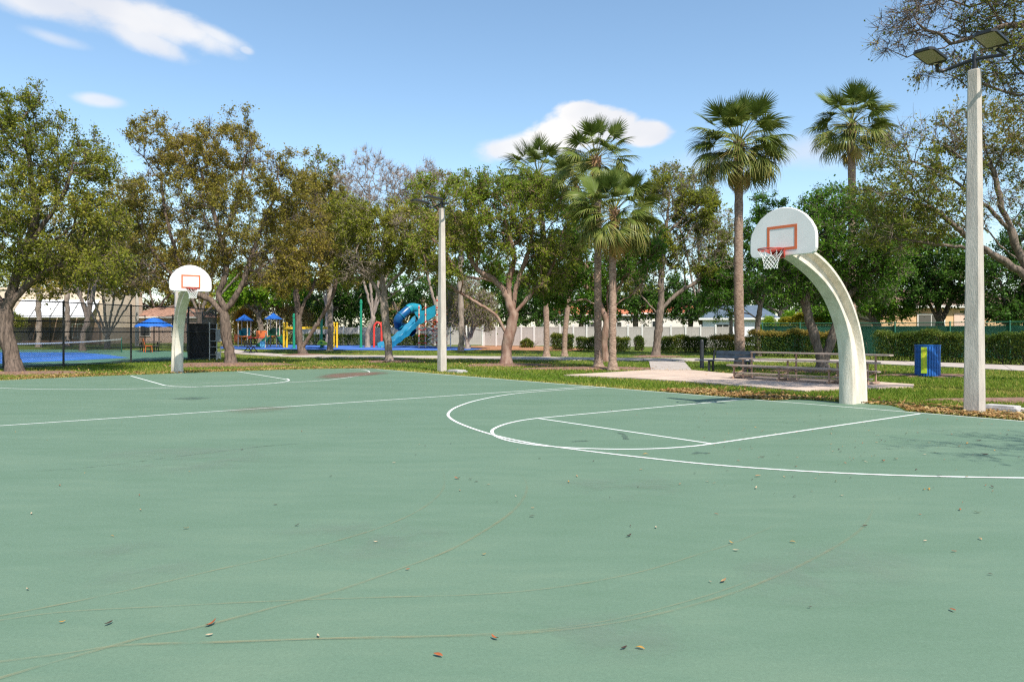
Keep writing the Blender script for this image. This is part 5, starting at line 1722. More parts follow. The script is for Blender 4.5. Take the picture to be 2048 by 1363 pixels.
tree('sparse_oak_tree', 'sparse oak beyond the right edge whose twig shadows fall on the court', B, 4.4, [
    [(5115, 1150), (5080, 600), (4950, 0), (4700, -600)], [(4950, 0), (4300, -700), (3900, -900)], [(4700, -600), (4200, -1200), (3700, -1300)]],
    [(3900, -1050, 0, 450, 150, 1.3), (4400, -1000, 0, 500, 400, 1.6)],
    LEAF_SPARSE, BARK_DARK, 133, n_pts=160, n_leaf=2200, leaf_len=0.06, trunk_r=0.1, twigs=4, twig_len=0.5, min_trunk=0.003, expo=1.7)

# ---- trees behind
bgs = [
    ('bare_tree', 'pale leafless tree rising behind the slim crooked oak', 735, 64, [(740, 365, 0, 78, 62, 2.6), (700, 400, 0, 50, 45, 2.0), (800, 380, 0, 40, 50, 2.0), (850, 365, 0, 40, 45, 1.6)], None, BARK_PALE, 700, 0, 0.28),
    ('bare_tree', 'thin leafless crown rising between the two olive oaks', 655, 70, [(650, 350, 0, 40, 45, 1.8), (620, 420, 0, 60, 50, 2.2), (690, 440, 0, 60, 50, 2.2)], LEAF_SPARSE, BARK_PALE, 420, 5000, 0.24),
    ('bare_tree', 'multi-stemmed bare tree in front of the beige house', 215, 62, [(180, 520, 0, 70, 60, 2.6), (255, 510, 0, 60, 65, 2.6), (215, 560, 0, 85, 40, 2.6), (110, 560, 0, 50, 40, 2.0)], LEAF_OLIVE, BARK_PALE, 620, 7000, 0.30),
    ('bare_tree', 'dry pinkish-brown bare tree behind the tall palm trunk', 1405, 78, [(1390, 380, 0, 50, 45, 2.2), (1420, 470, 0, 55, 60, 2.6), (1335, 360, 0, 35, 35, 1.6)], LEAF_SPARSE, BARK_PALE, 560, 6000, 0.24),
    ('bare_tree', 'bare grey shrubby tree at the right edge of the playground', 935, 60, [(930, 600, 0, 42, 45, 2.0), (965, 625, 0, 28, 40, 1.6), (905, 625, 0, 20, 40, 1.5)], LEAF_SPARSE, BARK_PALE, 560, 2500, 0.2),
    ('bare_tree', 'twiggy grey-brown tree filling the big forked oak from behind', 395, 58, [(330, 430, 0, 75, 60, 2.4), (450, 440, 0, 85, 60, 2.4), (265, 500, 0, 55, 55, 2.0), (400, 500, 0, 90, 45, 2.2), (540, 480, 0, 60, 60, 2.2), (480, 370, 0, 60, 50, 2.0)], LEAF_SPARSE, BARK_GREY, 620, 12000, 0.17),
    ('bare_tree', 'twiggy tree showing between the left oak and the far goal', 165, 56, [(140, 470, 0, 70, 60, 2.2), (220, 450, 0, 50, 60, 2.0), (190, 520, 0, 70, 45, 2.0), (240, 390, 0, 34, 45, 1.5)], LEAF_OLIVE, BARK_GREY, 460, 9000, 0.17),
    ('bare_tree', 'thin bare crown behind the far light pole', 880, 66, [(885, 380, 0, 40, 36, 1.8), (900, 450, 0, 60, 50, 2.2), (820, 430, 0, 50, 50, 2.2)], LEAF_SPARSE, BARK_PALE, 420, 5000, 0.2),
    ('dense_tree', 'bright green broadleaf tree behind the play set', 520, 76, [(500, 570, 0, 52, 42, 2.6), (560, 580, 0, 58, 34, 2.8), (470, 590, 0, 34, 26, 2.0)], LEAF_LIME, BARK_GREY, 260, 15000, 0.24),
    ('dense_tree', 'green broadleaf tree behind the yellow beam frame', 665, 80, [(640, 590, 0, 60, 35, 2.8), (700, 585, 0, 55, 40, 2.8), (590, 560, 0, 40, 40, 2.2)], LEAF_DARK, BARK_GREY, 260, 14000, 0.24),
    ('dense_tree', 'dark leafy tree behind the blue tube slide', 800, 76, [(790, 610, 0, 52, 50, 2.6), (850, 600, 0, 48, 52, 2.6), (760, 560, 0, 50, 40, 2.4)], LEAF_DARK, BARK_GREY, 280, 15000, 0.22),
    ('dense_tree', 'dark green tree above the left end of the white fence', 1075, 80, [(1065, 590, 0, 60, 60, 3.0), (1020, 625, 0, 38, 32, 2.4), (1110, 600, 0, 45, 55, 2.8)], LEAF_DARK, BARK_GREY, 300, 17000, 0.23),
    ('dense_tree', 'dark green tree above the white fence between the palm trunks', 1160, 82, [(1160, 590, 0, 50, 52, 2.8), (1200, 600, 0, 45, 45, 2.6)], LEAF_GREEN, BARK_GREY, 260, 13000, 0.23),
    ('dense_tree', 'dark green tree behind the white fence right of the palms', 1270, 80, [(1260, 590, 0, 50, 50, 2.8), (1300, 610, 0, 42, 40, 2.6), (1265, 540, 0, 30, 30, 2.0)], LEAF_DARK, BARK_GREY, 260, 14000, 0.23),
    ('dense_tree', 'dark red-flecked tree behind the white fence near the bungalow', 1380, 79, [(1380, 610, 0, 55, 42, 2.8), (1430, 575, 0, 45, 50, 2.6), (1345, 590, 0, 35, 45, 2.2)], LEAF_DARK, BARK_GREY, 280, 16000, 0.23),
    ('dense_tree', 'deep green tree over the screened fence behind the near goal', 1760, 52, [(1740, 560, 0, 65, 62, 2.4), (1800, 520, 0, 65, 70, 2.4), (1690, 590, 0, 50, 50, 2.0), (1780, 610, 0, 50, 36, 1.8), (1650, 620, 0, 30, 25, 1.4)], LEAF_GREEN, BARK_GREY, 380, 26000, 0.17),
    ('evergreen_tree', 'dense blue-green evergreen beside the peach house', 1880, 50, [(1870, 530, 0, 65, 62, 2.8), (1920, 560, 0, 55, 50, 2.6), (1850, 590, 0, 40, 22, 2.0)], LEAF_DARK, BARK_DARK, 340, 22000, 0.17),
    ('evergreen_tree', 'dense shadowy evergreen at the right edge behind the light pole', 2020, 46, [(2000, 560, 0, 70, 75, 2.4), (2060, 520, 0, 70, 100, 2.4), (1985, 630, 0, 45, 30, 1.8), (2050, 620, 0, 50, 40, 2.0)], LEAF_DARK, BARK_DARK, 380, 26000, 0.15),
    ('dense_tree', 'pale green tree behind the left oak and the fence', 20, 88, [(20, 570, 0, 60, 60, 3.2), (90, 560, 0, 50, 50, 3.0), (-60, 560, 0, 70, 70, 3.0)], LEAF_OAK, BARK_GREY, 260, 13000, 0.26),
    ('dense_tree', 'olive tree behind the far light poles and parasol', 300, 96, [(300, 540, 0, 65, 55, 3.4), (370, 560, 0, 60, 50, 3.2), (250, 570, 0, 45, 40, 2.6), (420, 590, 0, 45, 40, 2.6)], LEAF_OLIVE, BARK_GREY, 300, 15000, 0.28),
    ('dense_tree', 'distant green tree filling the gap left of the palms', 980, 92, [(960, 540, 0, 60, 50, 3.2), (1010, 570, 0, 55, 45, 3.0), (900, 560, 0, 50, 50, 3.0)], LEAF_GREEN, BARK_GREY, 260, 10000, 0.27),
    ('dense_tree', 'distant leafy tree behind the slender tree and bungalow', 1560, 84, [(1560, 560, 0, 65, 55, 3.0), (1500, 590, 0, 50, 35, 2.8), (1620, 570, 0, 55, 50, 3.0)], LEAF_DARK, BARK_GREY, 300, 15000, 0.25),
]
far = [(-40, 115, 'far left'), (150, 118, ''), (420, 116, ''), (560, 112, ''), (700, 115, ''), (860, 118, ''), (1000, 114, ''), (1240, 118, ''), (1460, 112, ''), (1660, 104, '')]
fl = ['distant tree crown beyond the left oak', 'distant tree crown above the white awnings', 'distant tree crown behind the big olive oak', 'distant tree crown behind the two blue roofs', 'distant tree crown behind the yellow frame', 'distant tree crown behind the tube slide', 'distant tree crown behind the spreading gumbo tree', 'distant tree crown behind the palm pair', 'distant tree crown above the bungalow roof', 'distant tree crown behind the curved goal post']
for (x, Z, _), lab in zip(far, fl):
    r1 = random.Random(x)
    bgs.append(('dense_tree', lab, x, Z, [(x + r1.uniform(-10, 10), 590 + r1.uniform(-14, 14), 0, 62, 46, 4.2), (x - 62, 618, 0, 50, 34, 4.0), (x + 62, 612, 0, 52, 38, 4.0), (x + r1.uniform(-30, 30), 640, 0, 90, 24, 4.0)], r1.choice((LEAF_OAK, LEAF_GREEN, LEAF_DARK, LEAF_OLIVE)), BARK_GREY, 90, 7000, 0.42))
for i, (nm, lab, x, Z, crown, leaf, bark, npts, nleaf, ll) in enumerate(bgs):
    B = at_depth(x, Z)
    yb = YH + FPX * (CAMH - B[2]) / Z
    cx, cy = np.mean([c[0] for c in crown]), np.mean([c[1] for c in crown])
    if nm == 'bare_tree' and x in (215, 935):
        limbs = [[(x, yb), (x, yb - 15), (x, yb - 32)]] + [[(x, yb - 20), (x + d * 0.35, yb - 60), (x + d, yb - 130)] for d in (-75, -40, -12, 18, 45, 70)]
        if x == 935:
            limbs = [[(x, yb), (x, yb - 8), (x, yb - 16)]] + [[(x, yb - 10), (x + d * 0.4, yb - 40), (x + d, yb - 90)] for d in (-30, -14, 4, 20, 34)]
    else:
        limbs = [[(x, yb), (x + 1, yb - 30), (x + (cx - x) * 0.3, yb - 60), (x + (cx - x) * 0.7, (cy + yb - 60) / 2)]] + [[(x + (cx - x) * 0.3, yb - 60), ((x + c[0]) / 2, (yb - 60 + c[1]) / 2), (c[0], c[1])] for c in crown]
    tree(nm, lab, B, Z, limbs, crown, leaf, bark, 200 + i, n_pts=npts, n_leaf=int(nleaf * 1.0), leaf_len=ll, trunk_r=0.28 if nm != 'bare_tree' else 0.22, twigs=4 if nleaf > 6500 else 9, twig_len=0.6, tint_mid=0.45, min_trunk=0.012, bf=0.3)
for x, Z, yt, lab in ((77, 66, 545, 'straight slim trunk left of the white awnings, topped with thin foliage'), (134, 68, 540, 'straight slim trunk in front of the white awnings, topped with thin foliage'), (660, 57, 500, 'straight pale trunk between the playground and the leaning stem'), (922, 56, 470, 'straight pale trunk just right of the far light pole')):
    B = at_depth(x, Z)
    yb = YH + FPX * (CAMH - B[2]) / Z
    tree('slim_tree', lab, B, Z, [[(x, yb), (x + 1, yb - 50), (x - 1, yb - 110), (x, yt)]], [(x, yt - 10, 0, 34, 34, 1.6)], LEAF_OLIVE, BARK_PALE, 300 + x, n_pts=70, n_leaf=3500, leaf_len=0.18, trunk_r=0.22, twigs=5, expo=4.5, group=None)


# ---- hedges and shrubs
def hedge(name, label, poly, h, leaf, n, leaf_len, seed, round_top=0.0, wild=0.06, tint_mid=0.4, stems=40, sunlit_top_tint=0.0, loose=0.15):
    """poly: centre line points on the ground with half depth; leaves fill a clipped volume round stems."""
    rng = np.random.default_rng(seed)
    pts = np.array([p[:3] for p in poly[0]])
    hd = poly[1]
    base = pts[0].copy()
    d = np.r_[0, np.cumsum(np.linalg.norm(np.diff(pts, axis=0), axis=1))]

    def along(t):
        return np.stack([np.interp(t, d, pts[:, k]) for k in range(3)], 1)
    t = rng.uniform(0, d[-1], n)
    side = rng.uniform(-1, 1, n)
    side = np.sign(side) * np.abs(side) ** 0.45
    z = rng.uniform(0.03, 1, n) ** 0.8
    k = rng.random(n) < 0.35
    z[k] = 1 - rng.uniform(0, 0.12, k.sum())
    side[k] = rng.uniform(-1, 1, k.sum())
    prof = np.ones(n)
    if round_top:
        e = np.minimum(t, d[-1] - t) / max(d[-1], 1e-6) * 2
        prof = 1 - round_top * (1 - np.clip(e, 0, 1) ** 0.6)
    hh = h * prof * (1 + 0.05 * np.sin(t * 2.3 + seed) + 0.04 * np.sin(t * 5.1))
    tg = along(np.minimum(t + 0.05, d[-1])) - along(np.maximum(t - 0.05, 0))
    tg /= np.linalg.norm(tg, axis=1)[:, None] + 1e-9
    nrm = np.stack([-tg[:, 1], tg[:, 0], np.zeros(n)], 1)
    wd = hd * (1 - 0.12 * z) * (prof if round_top else 1) * (1 + 0.08 * np.sin(t * 3.1))
    c = along(t) + nrm * (side * wd)[:, None]
    c[:, 2] += hh * z
    c += rng.normal(size=(n, 3)) * wild
    c -= base
    dr = rng.normal(size=(n, 3)) + nrm * side[:, None] * 0.8 + np.array((0, 0, 0.5))
    Ls = leaf_len * rng.uniform(0.6, 1.3, n)
    v, q = leaf_quads(c, dr, Ls, Ls * rng.uniform(0.45, 0.65, n), rng)
    tint = np.clip(tint_mid + 0.16 * rng.normal(size=n) + 0.08 * np.sin(t * 1.7 + seed) + 0.06 * np.sin(c[:, 0] * 4 + c[:, 2] * 5) + sunlit_top_tint * (z > 0.85), 0, 1)  # sunlight on the hedge top is coloured into the uppermost leaves
    root = empty(name, base, 0, label, 'hedge' if 'hedge' in name else 'shrub')
    o = link('foliage', mesh_np('foliage', v, quads=q, tint=tint), leaf, root)
    o['kind'] = 'stuff'
    ts = rng.uniform(0, d[-1], stems)
    a = along(ts) - base + np.c_[rng.uniform(-hd, hd, (stems, 2)) * 0.4, np.full(stems, -0.05)]
    b = a + np.c_[rng.normal(size=(stems, 2)) * hd * 0.5, h * rng.uniform(0.6, 0.95, stems)]
    sv, sq = twig_prisms(a, b, np.full(stems, 0.022))
    link('stems', mesh_np('stems', sv, quads=sq), BARK_GREY, root)
    return root


def hseg(px, Z0, Z1=None, k=6):
    xs_ = np.linspace(px[0], px[-1], k)
    zs_ = np.linspace(Z0, Z1 or Z0, k)
    return [at_depth(x, Z) for x, Z in zip(xs_, zs_)]


hedge('shrub', 'low small shrub at the foot of the white fence left of the palms', (hseg((1042, 1066), 63), 0.5), 0.72, LEAF_HEDGE, 2600, 0.11, 1, 0.5, tint_mid=0.55)
hedge('hedge', 'square clipped hedge block behind the slim leaning palm', (hseg((1103, 1146), 58), 0.8), 1.30, LEAF_HEDGE, 7000, 0.11, 2, 0.15, sunlit_top_tint=0.2, tint_mid=0.42)
hedge('hedge', 'clipped hedge along the white fence behind the palm pair', (hseg((1154, 1258), 56), 0.7), 1.10, LEAF_HEDGE, 12000, 0.11, 3, 0.12, sunlit_top_tint=0.25)
hedge('shrub', 'slim upright shrub between the palm pair and the forked tree', (hseg((1270, 1286), 57), 0.4), 1.15, LEAF_HEDGE, 2600, 0.10, 4, 0.25, tint_mid=0.45)
hedge('hedge', 'clipped hedge right of the grey forked tree', (hseg((1322, 1412), 54), 0.75), 1.15, LEAF_HEDGE, 11000, 0.11, 5, 0.12, sunlit_top_tint=0.2)
hedge('hedge', 'hedge with sunlit top coloured yellow behind the park bench', (hseg((1424, 1500), 50, 48), 0.7), 1.28, LEAF_HEDGE, 10000, 0.10, 6, 0.1, sunlit_top_tint=0.5, tint_mid=0.5)
hedge('hedge', 'long dark clipped hedge with sunlit top coloured golden behind the bleachers', (hseg((1500, 1700), 48, 44.5, 10), 0.7), 1.62, LEAF_HEDGE, 24000, 0.10, 7, 0.05, sunlit_top_tint=0.7, tint_mid=0.36)
hedge('hedge', 'dark loose hedge behind the litter bin', (hseg((1755, 1935), 40, 36.5, 10), 0.7), 1.55, LEAF_HEDGE, 24000, 0.085, 8, 0.05, tint_mid=0.34, sunlit_top_tint=0.1)
hedge('hedge', 'dark hedge right of the near light pole along the path', (hseg((1940, 2160), 36, 32, 10), 0.7), 1.45, LEAF_HEDGE, 24000, 0.08, 9, 0.05, tint_mid=0.36)
hedge('shrub', 'bright green dome-shaped shrub beyond the golden hedge', (hseg((1548, 1604), 60), 1.2), 3.2, LEAF_LIME, 9000, 0.14, 10, 0.75, tint_mid=0.35)
hedge('hedge', 'golden yellow hedge strip above the green screen', (hseg((1560, 1680), 55, 53, 8), 0.6), 2.75, LEAF_GOLD, 12000, 0.13, 11, 0.1, tint_mid=0.5)
hedge('shrub', 'pale feathery shrub left of the dome-shaped shrub', (hseg((1525, 1552), 62), 0.8), 2.6, LEAF_LIME, 4500, 0.16, 12, 0.4, wild=0.12, tint_mid=0.6)
hedge('shrub', 'tall yellow-green bushes behind the near goal post', (hseg((1600, 1690), 62, 60), 1.2), 3.6, LEAF_LIME, 11000, 0.17, 13, 0.3, wild=0.18, tint_mid=0.5)
hedge('hedge', 'low hedge behind the playground in front of the white fence', (hseg((610, 720), 72, 71), 0.6), 1.1, LEAF_HEDGE, 9000, 0.12, 14, 0.1)
hedge('hedge', 'low hedge behind the blue wave slide', (hseg((770, 860), 71, 70), 0.6), 1.15, LEAF_HEDGE, 9000, 0.12, 15, 0.1)
hedge('shrub', 'tall dry tan shrub mass behind the two blue roofs', (hseg((470, 620), 80, 79), 1.4), 4.6, leaf_mat('leaves_dry', [(0, (0.14, 0.1, 0.06)), (0.5, (0.26, 0.19, 0.12)), (1, (0.38, 0.27, 0.17))], 0.2), 16000, 0.2, 16, 0.3, wild=0.2, stems=160, tint_mid=0.5)
hedge('shrub', 'tall dark shrub bank behind the yellow frame and green posts', (hseg((610, 770), 84, 83), 1.3), 5.2, LEAF_DARK, 9000, 0.26, 19, 0.2, wild=0.25, stems=60, tint_mid=0.5)
hedge('shrub', 'tall brown shrub bank behind the tube slide', (hseg((760, 985), 85, 84), 1.3), 4.8, leaf_mat('leaves_dry', []), 9000, 0.26, 20, 0.2, wild=0.25, stems=120, tint_mid=0.35)
hedge('shrub', 'tall olive shrub bank behind the parasol and tennis fence', (hseg((190, 470), 99, 98), 1.3), 5.4, LEAF_OLIVE, 10000, 0.3, 21, 0.2, wild=0.25, stems=90, tint_mid=0.45)
hedge('shrub', 'orange-leaved shrub behind the left blue roof', (hseg((472, 500), 78), 0.9), 4.0, leaf_mat('leaves_orange', [(0, (0.2, 0.1, 0.03)), (0.5, (0.36, 0.2, 0.05)), (1, (0.45, 0.3, 0.08))], 0.3), 5000, 0.18, 17, 0.4, wild=0.15)
hedge('hedge', 'green hedge beyond the far end of the tennis court', (hseg((-60, 45), 80), 1.0), 4.0, LEAF_OAK, 8000, 0.2, 18, 0.3, wild=0.15)
w2a = at_depth(600, 76)
wf2 = empty('panel_fence', w2a, 0, 'off-white panel fence glimpsed behind the playground', 'fence')
w2d = at_depth(965, 72) - w2a
for i in range(13):
    p = w2d * i / 12
    link('post', pm, None, wf2, (p[0], p[1], 0), (0, 0, math.atan2(w2d[1], w2d[0])))
    if i < 12:
        c = w2d * (i + 0.5) / 12
        o = link('panel', bm_, None, wf2, (c[0], c[1], 0), (0, 0, math.atan2(w2d[1], w2d[0])))
        o.scale = (np.linalg.norm(w2d) / 12 / pl * 0.985, 1, 1)

# ---- palms
LEAF_PALM = leaf_mat('palm_fronds', [(0.0, (0.045, 0.065, 0.016)), (0.45, (0.09, 0.125, 0.034)), (0.75, (0.19, 0.19, 0.07)), (0.9, (0.3, 0.24, 0.11)), (1.0, (0.34, 0.2, 0.11))], 0.1, 0.4, 1.15)


def frond_mesh(name, spread, droop, cup, tint0, tip, seed, nseg=40, pet=1.32, fan=0.98):
    rng = np.random.default_rng(seed)
    V, Q, Tn = [], [], []
    n0 = 0
    # petiole
    pp = catmull([(0, 0, 0), (pet * 0.5, 0, 0.05), (pet, 0, 0.0)], 4)
    for i, p in enumerate(pp):
        w = 0.028 - 0.012 * i / len(pp)
        for dy, dz in ((-w, 0), (0, w * 0.7), (w, 0), (0, -w * 0.5)):
            V.append(p + (0, dy, dz))
    for i in range(len(pp) - 1):
        for j in range(4):
            Q.append((i * 4 + j, i * 4 + (j + 1) % 4, i * 4 + 4 + (j + 1) % 4, i * 4 + 4 + j))
            Tn.append(min(1, tint0 + 0.35))
    n0 = len(V)
    rows = 6
    for k in range(nseg):
        f = (k + 0.5) / nseg * 2 - 1
        a = f * spread + rng.normal() * 0.03
        Lk = fan * (1 - 0.28 * abs(f) ** 2) * rng.uniform(0.88, 1.08)
        costa = 0.32 * (1 - abs(f))
        o = np.array((pet + costa * 0.9, 0, -droop * 0.25 * costa))
        dr = np.array((math.cos(a), math.sin(a), 0))
        sd = np.array((-math.sin(a), math.cos(a), 0))
        kd = droop * rng.uniform(0.75, 1.35)
        tw_ = rng.normal() * 0.15
        for r_ in range(rows + 1):
            t = r_ / rows
            w = (0.030 * (1 - (1 - min(1, t / 0.35)) ** 2) * (1 if t < 0.35 else (1 - ((t - 0.35) / 0.65) ** 1.2)) + 0.003) * 0.82
            zz = cup * Lk * t * (0.25 + 0.75 * abs(f)) - kd * Lk * t ** 2.2 * 0.9
            xr = Lk * t * (1 - 0.22 * kd * t * t)
            c = o + dr * xr + np.array((0, 0, zz))
            fold = 0.010 * (1 - t)
            V.append(c - sd * w + (0, 0, fold + tw_ * w))
            V.append(c + sd * w + (0, 0, -fold - tw_ * w))
        tn = tint0 + rng.normal() * 0.08
        for r_ in range(rows):
            b0 = n0 + r_ * 2
            Q.append((b0, b0 + 1, b0 + 3, b0 + 2))
            Tn.append(np.clip(tn + tip * (r_ / rows) ** 2, 0, 1))
        n0 += (rows + 1) * 2
    return mesh_np(name, np.array(V), quads=np.array(Q), tint=np.array(Tn))


FR = {
    'young': [frond_mesh('frond', 1.45, 0.12, 0.30, 0.38, 0.12, s) for s in (1, 2)],
    'mature': [frond_mesh('frond', 1.95, 0.50, 0.25, 0.44, 0.24, s) for s in (3, 4, 5)],
    'old': [frond_mesh('frond', 1.95, 0.72, 0.15, 0.52, 0.38, s) for s in (6, 7)],
    'dead': [frond_mesh('frond', 1.3, 1.0, -0.1, 0.90, 0.09, s, nseg=30) for s in (8,)],
}
M_BOOT = mat('palm_boots', (0.2, 0.1, 0.05), 0.9, col2=(0.34, 0.2, 0.11), scale=8, bump=0.8, bscale=20)


def palm(label, trunk_px, Z, crown_px, r_base, r_top, n, seed, size=1.0, full=1.0, base=None, dead=3, low=-62):
    rng = np.random.default_rng(seed)
    base = at_depth(trunk_px[0][0], Z) if base is None else base
    root = empty('palm_tree', base, 0, label, 'palm tree', 'tall fan palms')
    pts = np.array([P(x, y, Z) - base for x, y in trunk_px + [crown_px]])
    pts[0] = (0, 0, -0.1)
    pts[:, 1] += np.linspace(0, 0.15, len(pts))
    cl_ = catmull(pts, 12)
    m = len(cl_)
    t = np.linspace(0, 1, m)
    rad = r_base + (r_top - r_base) * t + 0.012 * np.sin(np.arange(m) * 2.1) + 0.10 * np.clip(1 - cl_[:, 2] / 0.5, 0, 1) ** 2
    MB().tube(cl_, rad, 16).build('trunk', BARK_PALM, root, smooth=True)
    top = cl_[-1]
    bt = MB()
    for k in range(26):
        a = k * 2.4
        z = -0.15 - 0.035 * k
        p0_ = top + (math.cos(a) * r_top * 0.8, math.sin(a) * r_top * 0.8, z)
        bt.bar(p0_, p0_ + (math.cos(a) * 0.13, math.sin(a) * 0.13, 0.30), 0.07, 0.03)
    bt.lathe([(r_top * 1.05, -1.05), (r_top * 1.3, -0.6), (r_top * 1.25, -0.3), (r_top * 0.7, -0.05), (0.04, 0.1)], 14, top)
    bt.build('leaf_bases', M_BOOT, root)
    for k in range(n):
        f = (k + 0.5) / n
        e = 86 - (86 - low) * f ** 0.58 + rng.normal() * 5
        a = k * 2.39996 + rng.normal() * 0.15
        kind = 'young' if f < 0.2 else 'mature' if f < 0.68 else 'old'
        me = FR[kind][int(rng.integers(len(FR[kind])))]
        o = link('frond', me, LEAF_PALM, root, top + (0.06 * math.cos(a), 0.06 * math.sin(a), 0.1 - 0.45 * f), (rng.normal() * 0.45, -R(e), a))
        sc = size * rng.uniform(0.88, 1.08) * (0.85 if f < 0.12 else 1.0)
        o.scale = (sc, sc, sc)
    for k in range(dead):
        a = rng.uniform(0, 6.28) if k else -1.6
        o = link('dead_frond', FR['dead'][0], LEAF_PALM, root, top + (0.2 * math.cos(a), 0.2 * math.sin(a), -0.5), (rng.normal() * 0.2, R(rng.uniform(62, 80)), a))
        o.scale = (size * 0.8,) * 3
    return root


palm('tall straight fan palm rising left of the near backboard', [(1481, 735), (1480, 690), (1478, 560), (1479, 420)], 33.5, (1480, 282), 0.25, 0.18, 66, 1, 1.02, dead=4, low=-40)
palm('tall fan palm partly hidden by the sparse oak at right', [(1703, 712), (1704, 600), (1706, 450)], 42.0, (1705, 245), 0.27, 0.2, 52, 2, 1.12, dead=2, low=-36)
q = G(1226, 739)
palm('front fan palm of the close pair with low broad crown', [(1226, 739), (1225, 690), (1226, 600), (1226, 500)], q[1], (1230, 418), 0.165, 0.14, 64, 3, 0.85, base=q, dead=4, low=-40)
q = G(1197, 732.5)
palm('rear fan palm of the close pair with the highest crown', [(1198, 733), (1196, 680), (1196, 560), (1196, 430)], q[1], (1193, 312), 0.175, 0.15, 44, 4, 0.82, base=q, dead=2, low=-32)
q = G(1093, 712.5)
palm('slim fan palm left of the close pair, crown above the gumbo tree', [(1094, 713), (1093, 650), (1090, 560), (1085, 450)], q[1], (1076, 345), 0.19, 0.165, 42, 5, 1.1, base=q, dead=1, low=-30)
q = G(1129, 711.5)
palm('slim fan palm with trunk leaning to the right', [(1128, 712), (1130, 670), (1136, 610), (1142, 550), (1150, 450)], q[1], (1152, 372), 0.175, 0.155, 44, 6, 1.08, base=q, dead=1, low=-36)


# ---- mulch rings, leaf litter, grass, fallen leaves
def mulch_ring(x, y, rx, ry, lab, seed):
    rng = np.random.default_rng(seed)
    c = G(x, y)
    n = 40
    a = np.linspace(0, 2 * math.pi, n, endpoint=False)
    V = [np.array((0, 0, 0.05))]
    for r_, z in ((0.5, 0.045), (0.85, 0.02), (1.0, -0.03)):
        wob = 1 + 0.12 * np.sin(3 * a + seed) + 0.08 * np.sin(7 * a + 2 * seed) + rng.normal(size=n) * 0.04
        V += [np.array((rx * r_ * wob[i] * math.cos(a[i]), ry * r_ * wob[i] * math.sin(a[i]), z)) for i in range(n)]
    T_ = [(0, 1 + i, 1 + (i + 1) % n) for i in range(n)]
    Q_ = [(1 + r_ * n + i, 1 + (r_ + 1) * n + i, 1 + (r_ + 1) * n + (i + 1) % n, 1 + r_ * n + (i + 1) % n) for r_ in range(2) for i in range(n)]
    o = link('mulch', mesh_np('mulch', np.array(V), quads=Q_, tris=T_, smooth=True), M_MULCHB, None, c)
    return tag(o, lab, 'mulch', 'mulch around the trees')


M_MULCHB = mat('mulch_brown', (0.12, 0.065, 0.045), 0.95, col2=(0.27, 0.16, 0.115), scale=9.0, bump=1.0, bscale=25)
for i, (x, y, rx, ry, lab) in enumerate([(60, 745, 2.0, 1.1, 'brown mulch at the foot of the leaning oak at left'), (455, 728, 2.9, 2.2, 'brown mulch around the big forked olive oak'), (790, 721.5, 1.5, 1.6, 'brown mulch around the slim crooked oak'), (1020, 729, 2.1, 1.3, 'reddish mulch around the spreading gumbo tree'),
                                         (1190, 736, 3.0, 1.0, 'brown mulch strip around the close pair of palms'), (1655, 741, 2.2, 1.3, 'brown mulch around the V-trunked tree'), (1858, 750, 1.6, 0.9, 'brown mulch under the blue litter bin'), (2090, 800, 2.6, 0.5, 'mulch patch at the right edge beyond the near pole'), (607, 709, 1.6, 1.6, 'brown mulch around the twin-stemmed oak'), (1312, 712, 1.6, 1.6, 'brown mulch around the grey forked tree')]):
    mulch_ring(x, y, rx, ry, lab, i)


def in_poly(p, poly):
    x, y = p[:, 0], p[:, 1]
    r_ = np.zeros(len(p), bool)
    n = len(poly)
    for i in range(n):
        x0, y0 = poly[i][0], poly[i][1]
        x1, y1 = poly[(i + 1) % n][0], poly[(i + 1) % n][1]
        c = ((y0 > y) != (y1 > y)) & (x < (x1 - x0) * (y - y0) / (y1 - y0 + 1e-12) + x0)
        r_ ^= c
    return r_


hard = [court_poly, [G(x, y) for x, y in tc_px], [G(x, y) for x, y in pg_px],
        [G(x, y) for x, y in [(1128, 750), (1200, 746), (1300, 740), (1384, 740.2), (1440, 745.5), (1530, 752), (1640, 759), (1760, 764.5), (1828, 769), (1826, 773.5), (1760, 775.5), (1680, 778), (1610, 782), (1500, 773), (1380, 763.5), (1260, 756)]],
        [wl[0], wl[1], wr[1], wr[0]],
        [G(x, y) for x, y in [(470, 699), (600, 709), (900, 711.5), (1300, 716), (1600, 717.5), (1740, 720.5), (1880, 725), (2048, 731), (2250, 739), (2250, 754), (2048, 741.5), (1880, 733), (1740, 727), (1600, 723), (1300, 721), (900, 716.5), (600, 713.8), (440, 703.5)]]]


def lawn_points(n, rng, ylo, yhi, power=1.0):
    """Random lawn points, spread evenly over the rows of the view so that near grass is densest."""
    y = ylo + (yhi - ylo) * rng.random(n) ** power
    Z = FPX * CAMH / (y - YH)
    x = rng.uniform(-300, 2420, n)
    p = np.c_[(x - 1024) * Z / FPX, Z]
    keep = np.ones(n, bool)
    for h_ in hard:
        keep &= ~in_poly(p, h_)
    return p[keep]


